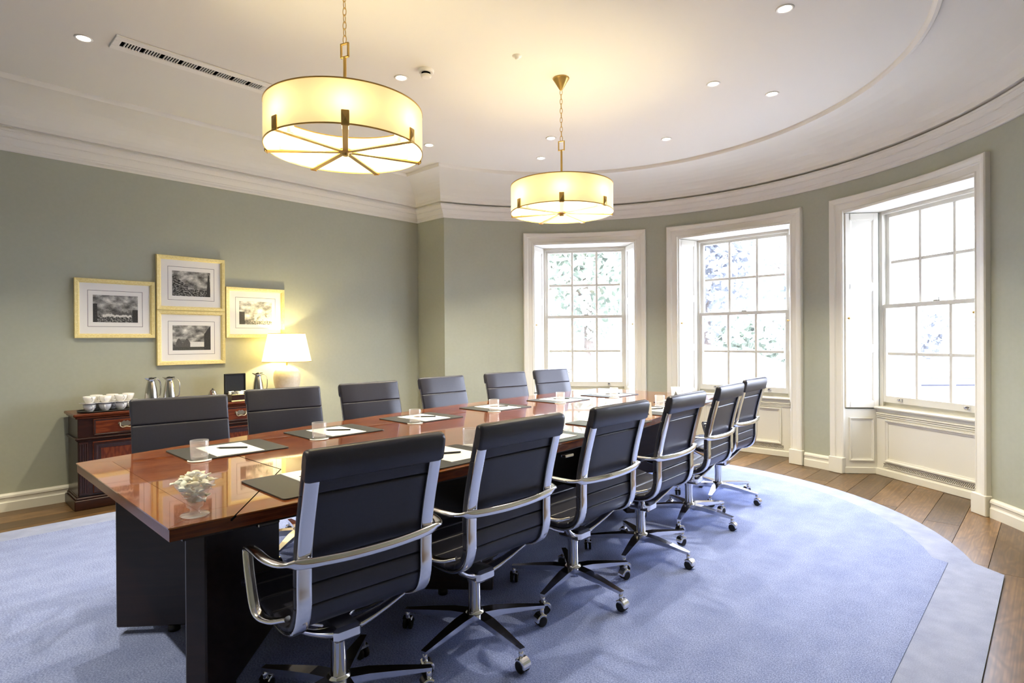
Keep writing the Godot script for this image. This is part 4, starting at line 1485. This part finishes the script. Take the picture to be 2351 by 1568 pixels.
# ---------------------------------------------------------------- ceiling fittings
func build_pendants() -> void:
	var R := 0.352
	var y0 := 2.138
	var y1 := 2.322
	for pd in [[-2.385, -1.40, "nearer"], [-2.487, -3.13, "farther"]]:
		var t := thing("pendant_light", "%s drum pendant with cream shade and brass arms over the table" % pd[2], "pendant lamp", Vector3(pd[0], y0, pd[1]), 0.0, "drum pendants over the table")
		# the front arm points at the camera side of the room
		var face_a := atan2(-pd[1], -pd[0])
		var st := T()
		lathe(st, [Vector2(0.055, HK - y0 - 0.002), Vector2(0.058, HK - y0 - 0.008), Vector2(0.052, HK - y0 - 0.016), Vector2(0.012, HK - y0 - 0.082), Vector2(0.006, HK - y0 - 0.088)].map(func(q): return q), 24)
		obj("ceiling_rose", st, M.brass, t)
		# chain
		var ya := HK - y0 - 0.085
		var yb := 0.50
		var n := 11
		var ln := (ya - yb) / n
		for k in n:
			st = T()
			var pts := []
			for i in 14:
				var w := TAU * i / 14
				var q := Vector3(0.0085 * cos(w), (ln * 0.5 + 0.0035) * sin(w), 0)
				if k % 2 == 1:
					q = Vector3(0, q.y, q.x)
				pts.append(q)
			tube(st, pts, 0.0019, 6, true)
			var lk := obj("chain_link", st, M.brass, t)
			lk.position = Vector3(0, ya - ln * (k + 0.5), 0)
			lk.rotation.y = 0.5
		st = T()
		var sq := [Vector3(-0.020, 0.435, 0), Vector3(0.020, 0.435, 0), Vector3(0.020, 0.496, 0), Vector3(-0.020, 0.496, 0)]
		for i in 4:
			var m: Vector3 = (sq[i] + sq[(i + 1) % 4]) / 2
			var dd: Vector3 = (sq[(i + 1) % 4] - sq[i]).abs()
			box(st, m, Vector3(maxf(dd.x, 0.0) + 0.007, dd.y + 0.007, 0.010), 0.001)
		var lo := obj("square_link", st, M.brass, t)
		lo.rotation.y = 0.35
		st = T()
		lathe(st, [Vector2(0.0075, 0.0), Vector2(0.0075, 0.437)], 14)
		obj("rod", st, M.brass, t)
		st = T()
		var rows := []
		for k in 3:
			var r := []
			for i in 96:
				r.append(Vector3(cos(TAU * i / 96) * R, lerpf(0, y1 - y0, k / 2.0), sin(TAU * i / 96) * R))
			rows.append(r)
		sheet(st, rows, Vector3(9, 0.1, 0), true, true)
		obj("shade", st, M.shade, t)
		for y in [0.0, y1 - y0]:
			st = T()
			var r := []
			for i in 96:
				r.append(Vector3(cos(TAU * i / 96) * R, y, sin(TAU * i / 96) * R))
			sweep(st, r, [Vector2(-0.003, -0.0018), Vector2(0.003, -0.0018), Vector2(0.003, 0.0018), Vector2(-0.003, 0.0018)], Vector3.UP, true, false)
			obj("shade_rim", st, M.brass, t)
		st = T()
		lathe(st, [Vector2(0.012, -0.022), Vector2(0.016, -0.018), Vector2(0.016, -0.010), Vector2(0.030, -0.008), Vector2(0.030, 0.006), Vector2(0.012, 0.012)], 20)
		obj("hub", st, M.brass, t)
		for k in 7:
			var w := face_a + TAU * k / 7.0
			var d := Vector3(cos(w), 0, sin(w))
			var bs := Basis(d, Vector3.UP, d.cross(Vector3.UP))
			var a := Node3D.new()
			a.name = "arm"
			t.add_child(a, true)
			st = T()
			box(st, d * (R + 0.012 + 0.02) * 0.5 - Vector3.UP * 0.004, Vector3(R - 0.008, 0.007, 0.024), 0.001, bs)
			obj("arm_bar", st, M.brass, a)
			st = T()
			box(st, d * (R + 0.007) + Vector3.UP * 0.022, Vector3(0.007, 0.064, 0.032), 0.002, bs)
			face(st, [d * (R + 0.016) + Vector3.UP * 0.02, d * (R + 0.0105) + Vector3.UP * 0.05 + bs.z * 0.016, d * (R + 0.0105) + Vector3.UP * 0.05 - bs.z * 0.016], Vector3.ZERO)
			face(st, [d * (R + 0.016) + Vector3.UP * 0.02, d * (R + 0.0105) - Vector3.UP * 0.006 + bs.z * 0.016, d * (R + 0.0105) + Vector3.UP * 0.05 + bs.z * 0.016], Vector3.ZERO)
			face(st, [d * (R + 0.016) + Vector3.UP * 0.02, d * (R + 0.0105) - Vector3.UP * 0.006 - bs.z * 0.016, d * (R + 0.0105) + Vector3.UP * 0.05 - bs.z * 0.016], Vector3.ZERO)
			face(st, [d * (R + 0.016) + Vector3.UP * 0.02, d * (R + 0.0105) - Vector3.UP * 0.006 + bs.z * 0.016, d * (R + 0.0105) - Vector3.UP * 0.006 - bs.z * 0.016], Vector3.ZERO)
			obj("clip", st, M.brass, a)
			st = T()
			lathe(st, [Vector2(0.014, 0.0), Vector2(0.014, 0.055), Vector2(0.011, 0.058)], 12, d * 0.285)
			obj("candle_sleeve", st, M.plastic, a)
			st = T()
			lathe(st, [Vector2(0.006, 0.058), Vector2(0.015, 0.074), Vector2(0.017, 0.09), Vector2(0.012, 0.108), Vector2(0.002, 0.125)], 12, d * 0.285)
			obj("bulb", st, M.bulb, a)
			omni("bulb_light", d * 0.285 + Vector3.UP * 0.09, PEND_E, Color(1.0, 0.94, 0.74), 0.016, t)
func build_ceiling_fittings() -> void:
	var dl := [[-4.193, -0.731, "beside the long air vent"], [-3.269, -2.351, "beside the smoke detector"], [-4.214, -3.338, "by the corner cove, right of the near pendant"], [-3.289, -3.99, "left of the far pendant, farther from the corner"], [-3.723, -4.358, "left of the far pendant, nearest the bow wall"], [-2.557, -4.742, "over the middle window"], [-1.763, -3.953, "left of the close pair over the right window"], [-1.522, -4.42, "right of the close pair over the right window"], [-1.077, -3.329, "at the top edge of the view on the right"], [-3.25, 0.35, "left of two above the near table end"], [-1.78, 0.35, "right of two above the near table end"], [-4.2, -2.03, "hidden from the camera behind the near pendant"]]
	for q in dl:
		var t := thing("downlight", "small round recessed ceiling downlight " + q[2], "downlight", Vector3(q[0], HK - 0.004, q[1]), 0.0, "recessed downlights")
		var st := T()
		revolve(st, [Vector2(0.034, -0.0005), Vector2(0.036, -0.004), Vector2(0.044, -0.005), Vector2(0.048, -0.0005)], 24)
		obj("ring", st, M.plastic, t)
		st = T()
		lathe(st, [Vector2(0.033, -0.0022), Vector2(0.0335, -0.001), Vector2(0.0335, 0.0)], 20)
		obj("lens", st, M.lens, t)
		spot("downlight_beam", Vector3(0, -0.006, 0), SPOT_E, Color(1.0, 0.95, 0.83), 50.0, 0.03, t)
	# linear air vent
	var v := thing("air_vent", "long white linear air vent in the ceiling over the sideboard side", "vent", Vector3(-4.097, HK - 0.004, -1.32))
	var st := T()
	grain = 2
	for s in [-1.0, 1.0]:
		box(st, Vector3(s * 0.069, -0.005, 0), Vector3(0.058, 0.010, 0.93), 0.003)
		box(st, Vector3(0, -0.005, s * 0.445), Vector3(0.08, 0.010, 0.04), 0.003)
	obj("frame", st, M.plastic, v)
	st = T()
	box(st, Vector3(0, -0.0012, 0), Vector3(0.082, 0.0016, 0.86), 0.0)
	obj("slot", st, M.void_dark, v)
	st = T()
	for k in 56:
		if k % 7 != 6:
			box(st, Vector3(0, -0.005, -0.42 + k * 0.0152), Vector3(0.080, 0.006, 0.0055), 0.0, Basis(Vector3.RIGHT, 0.5))
	obj("vane_row", st, M.plastic, v).set_meta("kind", "stuff")
	var sd := thing("smoke_detector", "white round smoke detector on the ceiling between the two pendants", "smoke detector", Vector3(-3.061, HK - 0.004, -2.403))
	st = T()
	lathe(st, [Vector2(0.045, -0.018), Vector2(0.052, -0.014), Vector2(0.054, 0.0)], 28)
	obj("base", st, M.plastic, sd)
	st = T()
	lathe(st, [Vector2(0.026, -0.050), Vector2(0.034, -0.046), Vector2(0.037, -0.034)], 24)
	obj("cap", st, M.plastic, sd)
	st = T()
	lathe(st, [Vector2(0.030, -0.034), Vector2(0.030, -0.018)], 24)
	obj("chamber", st, M.void_dark, sd)
	var sp := thing("ceiling_sensor", "tiny white round sensor on the ceiling left of the far pendant rose", "sensor", Vector3(-2.491, HK - 0.004, -2.687))
	st = T()
	lathe(st, [Vector2(0.004, -0.022), Vector2(0.014, -0.018), Vector2(0.016, -0.006), Vector2(0.030, -0.004), Vector2(0.032, 0.0)], 20)
	obj("body", st, M.plastic, sp)

# ---------------------------------------------------------------- outside
func build_tree(at: Vector3, h: float, r: float, leaf: Material, sd: int, label: String, n := 6000) -> void:
	rng.seed = sd
	var t := thing("garden_tree", label, "tree", at, 0.0, "trees outside the windows")
	var st := T()
	sweep(st, curve([Vector3(0, 0, 0), Vector3(0.1, h * 0.3, 0.05), Vector3(-0.05, h * 0.6, 0), Vector3(0.1, h * 0.9, 0)], 10), oval(0.16, 0.16, 8), Vector3.RIGHT, false, true, [1.2, 1, 0.9, 0.85, 0.8, 0.7, 0.6, 0.5, 0.4, 0.3, 0.2])
	for k in 7:
		var w := rng.randf() * TAU
		var y := h * rng.randf_range(0.3, 0.7)
		tube(st, [Vector3(0, y, 0), Vector3(cos(w) * r * 0.4, y + h * 0.1, sin(w) * r * 0.4), Vector3(cos(w) * r * 0.8, y + h * 0.16, sin(w) * r * 0.8)], 0.04, 6)
	obj("trunk", st, M.bark, t)
	st = T()
	for k in n:
		var v := Vector3(rng.randfn(), rng.randfn() * 0.9, rng.randfn()).normalized() * pow(rng.randf(), 0.4)
		var p := Vector3(v.x * r, h * 0.62 + v.y * h * 0.38, v.z * r)
		var a := Vector3(rng.randfn(), rng.randfn(), rng.randfn()).normalized()
		var b := a.cross(Vector3(rng.randfn(), rng.randfn(), rng.randfn())).normalized()
		var s := rng.randf_range(0.08, 0.20) * clampf(r / 2.2, 0.5, 1.3)
		quad(st, p - a * s, p - b * s * 0.6, p + a * s, p + b * s * 0.6)
	obj("foliage", st, leaf, t).set_meta("kind", "stuff")
func build_car(at: Vector3, turn: float, m: Material, label: String) -> void:
	var t := thing("parked_car", label, "car", at, turn, "parked cars outside")
	var side := PackedVector2Array([Vector2(-2.0, 0.35), Vector2(-2.05, 0.65), Vector2(-1.9, 0.80), Vector2(-1.1, 0.92), Vector2(-0.55, 1.38), Vector2(0.75, 1.42), Vector2(1.45, 1.0), Vector2(1.95, 0.92), Vector2(2.05, 0.6), Vector2(2.0, 0.35)])
	var st := T()
	prism(st, side, -0.85, 0.85, 2)
	obj("body", st, m, t)
	st = T()
	prism(st, PackedVector2Array([Vector2(-0.95, 0.95), Vector2(-0.5, 1.32), Vector2(0.7, 1.35), Vector2(1.25, 0.98)]), -0.86, 0.86, 2)
	obj("glazing", st, M.carglass, t)
	for x in [-1.25, 1.3]:
		for s in [-1.0, 1.0]:
			st = T()
			lathe(st, [Vector2(0.24, 0), Vector2(0.32, 0.02), Vector2(0.32, 0.18), Vector2(0.24, 0.2)], 18)
			var w := obj("wheel", st, M.rubber, t)
			w.rotation.x = PI / 2
			w.position = Vector3(x, 0.32, s * 0.78 - 0.1)
func build_outside() -> void:
	M.bark = mat(Color(0.42, 0.37, 0.33), 0.9)
	M.carglass = mat(Color(0.22, 0.25, 0.30), 0.1)
	var l1 := mat(Color(0.57, 0.61, 0.53), 0.8)
	var l2 := mat(Color(0.55, 0.57, 0.57), 0.8)
	var l3 := mat(Color(0.57, 0.58, 0.62), 0.8)
	for m in [l1, l2, l3]:
		m.backlight_enabled = true
		m.backlight = Color(0.36, 0.38, 0.36)
	var st := T()
	box(st, Vector3(-2, -1.30, -30), Vector3(120, 0.2, 90), 0.0)
	tag(obj("gravel_forecourt", st, tiled(flecks(Color(0.62, 0.61, 0.60), Color(0.72, 0.71, 0.69), 97, 0.4, 0.05, 0.3), 0.95, 0.3)), "pale gravel forecourt outside the windows", "ground")
	# pale stone wing seen past the right window
	var g := thing("stone_wing", "pale stone wall of the house wing seen through the right window", "wall", Vector3(-1.90, -1.2, -10.60), deg_to_rad(43.5))
	st = T()
	grain = 1
	box(st, Vector3(0, 2.6, -0.2), Vector3(0.92, 5.2, 0.4), 0.02)
	obj("wall", st, mat(Color(0.80, 0.78, 0.75), 0.9), g)
	for k in 9:
		st = T()
		var wd := 0.36 if k % 2 == 0 else 0.24
		box(st, Vector3(0.47 - wd / 2, 0.30 + k * 0.56, -0.18), Vector3(wd, 0.54, 0.42), 0.015)
		obj("quoin", st, mat(Color(0.86, 0.84, 0.81), 0.9), g)
	st = T()
	grain = 0
	box(st, Vector3(0, 0.78, 0), Vector3(6.0, 1.56, 0.35), 0.02)
	box(st, Vector3(0, 1.60, 0), Vector3(6.1, 0.08, 0.45), 0.02)
	var gw := obj("garden_wall", st, mat(Color(0.31, 0.31, 0.36), 0.9))
	gw.position = Vector3(-0.6, -1.2, -14.6)
	gw.rotation.y = deg_to_rad(43.5)
	tag(gw, "low grey garden wall beyond the right window", "wall")
	build_car(Vector3(-2.6, -1.2, -20.2), deg_to_rad(40), mat(Color(0.22, 0.23, 0.29), 0.3), "dark grey parked car at the left of the right window")
	build_car(Vector3(0.9, -1.2, -23.2), deg_to_rad(46), mat(Color(0.36, 0.37, 0.42), 0.3), "silver parked car at the right edge of the right window")
	var v := thing("delivery_van", "tall white box van beyond the cars in the right window", "van", Vector3(-1.5, -1.2, -28.9), deg_to_rad(43.5))
	st = T()
	box(st, Vector3(0, 1.62, 0), Vector3(3.2, 2.3, 2.0), 0.08)
	obj("box_body", st, mat(Color(0.93, 0.93, 0.93), 0.5), v)
	st = T()
	prism(st, PackedVector2Array([Vector2(1.6, 0.45), Vector2(3.0, 0.45), Vector2(3.1, 1.1), Vector2(2.6, 1.3), Vector2(2.2, 2.1), Vector2(1.6, 2.1)]), -0.95, 0.95, 2)
	obj("cab", st, mat(Color(0.90, 0.90, 0.91), 0.4), v)
	for x in [2.3, -0.9]:
		for s in [-1.0, 1.0]:
			st = T()
			lathe(st, [Vector2(0.3, 0), Vector2(0.4, 0.02), Vector2(0.4, 0.2), Vector2(0.3, 0.22)], 16)
			var w := obj("wheel", st, M.rubber, v)
			w.rotation.x = PI / 2
			w.position = Vector3(x, 0.4, s * 0.9 - 0.1)
	# white marquee below the middle window
	var mq := thing("garden_marquee", "low white tent roof seen through the middle window", "marquee", Vector3(-5.1, -1.2, -10.7))
	st = T()
	lathe(st, [Vector2(2.6, 1.35), Vector2(2.55, 1.5), Vector2(1.9, 1.86), Vector2(1.1, 2.15), Vector2(0.4, 2.30), Vector2(0.02, 2.36)], 28)
	obj("canopy", st, mat(Color(0.93, 0.93, 0.94), 0.8), mq)
	for k in 6:
		st = T()
		lathe(st, [Vector2(0.04, 0.0), Vector2(0.04, 1.36)], 10, Vector3(cos(TAU * k / 6) * 2.45, 0, sin(TAU * k / 6) * 2.45))
		obj("pole", st, mat(Color(0.85, 0.85, 0.86), 0.5), mq)
	var ds := "leafy pale garden tree "
	build_tree(Vector3(-9.9, -1.15, -13.6), 8.5, 2.2, l1, 1, ds + "filling the right panes of the left window")
	build_tree(Vector3(-14.8, -1.15, -16.2), 9.5, 2.6, l3, 2, ds + "filling the left panes of the left window")
	build_tree(Vector3(-9.2, -1.15, -10.6), 2.6, 1.1, l1, 3, "low leafy pale shrub outside the left window", 2500)
	build_tree(Vector3(-8.7, -1.15, -18.7), 9.0, 2.3, l3, 4, ds + "behind the left panes of the middle window")
	build_tree(Vector3(-4.7, -1.15, -16.4), 6.5, 1.6, l2, 5, ds + "behind the right panes of the middle window", 3500)
	build_tree(Vector3(-10.5, -1.15, -27.0), 4.4, 3.0, l1, 6, "low broad pale tree in the distance through the middle window")
	build_tree(Vector3(-6.2, -1.15, -37.0), 4.6, 3.2, l3, 7, ds + "far off at the left of the right window")
	build_tree(Vector3(0.9, -1.15, -39.5), 5.0, 3.2, l2, 8, ds + "far off beyond the box van in the right window")

# ---------------------------------------------------------------- light and camera
const LAMP_E := 0.36
const PEND_E := 0.055
const SPOT_E := 3.0
func _ready() -> void:
	var cam := Camera3D.new()
	cam.name = "camera"
	cam.fov = 61.556
	cam.near = 0.02
	cam.far = 200.0
	add_child(cam)
	cam.transform = Transform3D(Basis(Vector3(0.72524767, -0.00619993, -0.68846015), Vector3(0.00249995, 0.99997658, -0.00637177), Vector3(0.68848352, 0.0029, 0.72524618)).orthonormalized(), Vector3(0, 1.26, 0))
	cam.current = true
	var sky := ProceduralSkyMaterial.new()
	sky.sky_top_color = Color(0.86, 0.90, 1.0)
	sky.sky_horizon_color = Color(0.89, 0.92, 1.0)
	sky.ground_bottom_color = Color(0.55, 0.56, 0.60)
	sky.ground_horizon_color = Color(0.70, 0.72, 0.76)
	sky.sky_energy_multiplier = 3.5
	sky.ground_energy_multiplier = 2.4
	sky.sun_angle_max = 0.0
	var env := Environment.new()
	env.background_mode = Environment.BG_SKY
	env.sky = Sky.new()
	env.sky.sky_material = sky
	env.tonemap_mode = Environment.TONE_MAPPER_LINEAR
	env.tonemap_exposure = 1.65
	env.sdfgi_enabled = true
	env.ssao_enabled = true
	env.ssil_enabled = true
	var we := WorldEnvironment.new()
	we.name = "environment"
	we.environment = env
	add_child(we)
	make_materials()
	build_shell()
	for k in 3:
		build_window(k)
	build_rug()
	build_table()
	build_chairs()
	build_sideboard()
	build_pictures()
	build_pendants()
	build_ceiling_fittings()
	build_settings()
	build_outside()
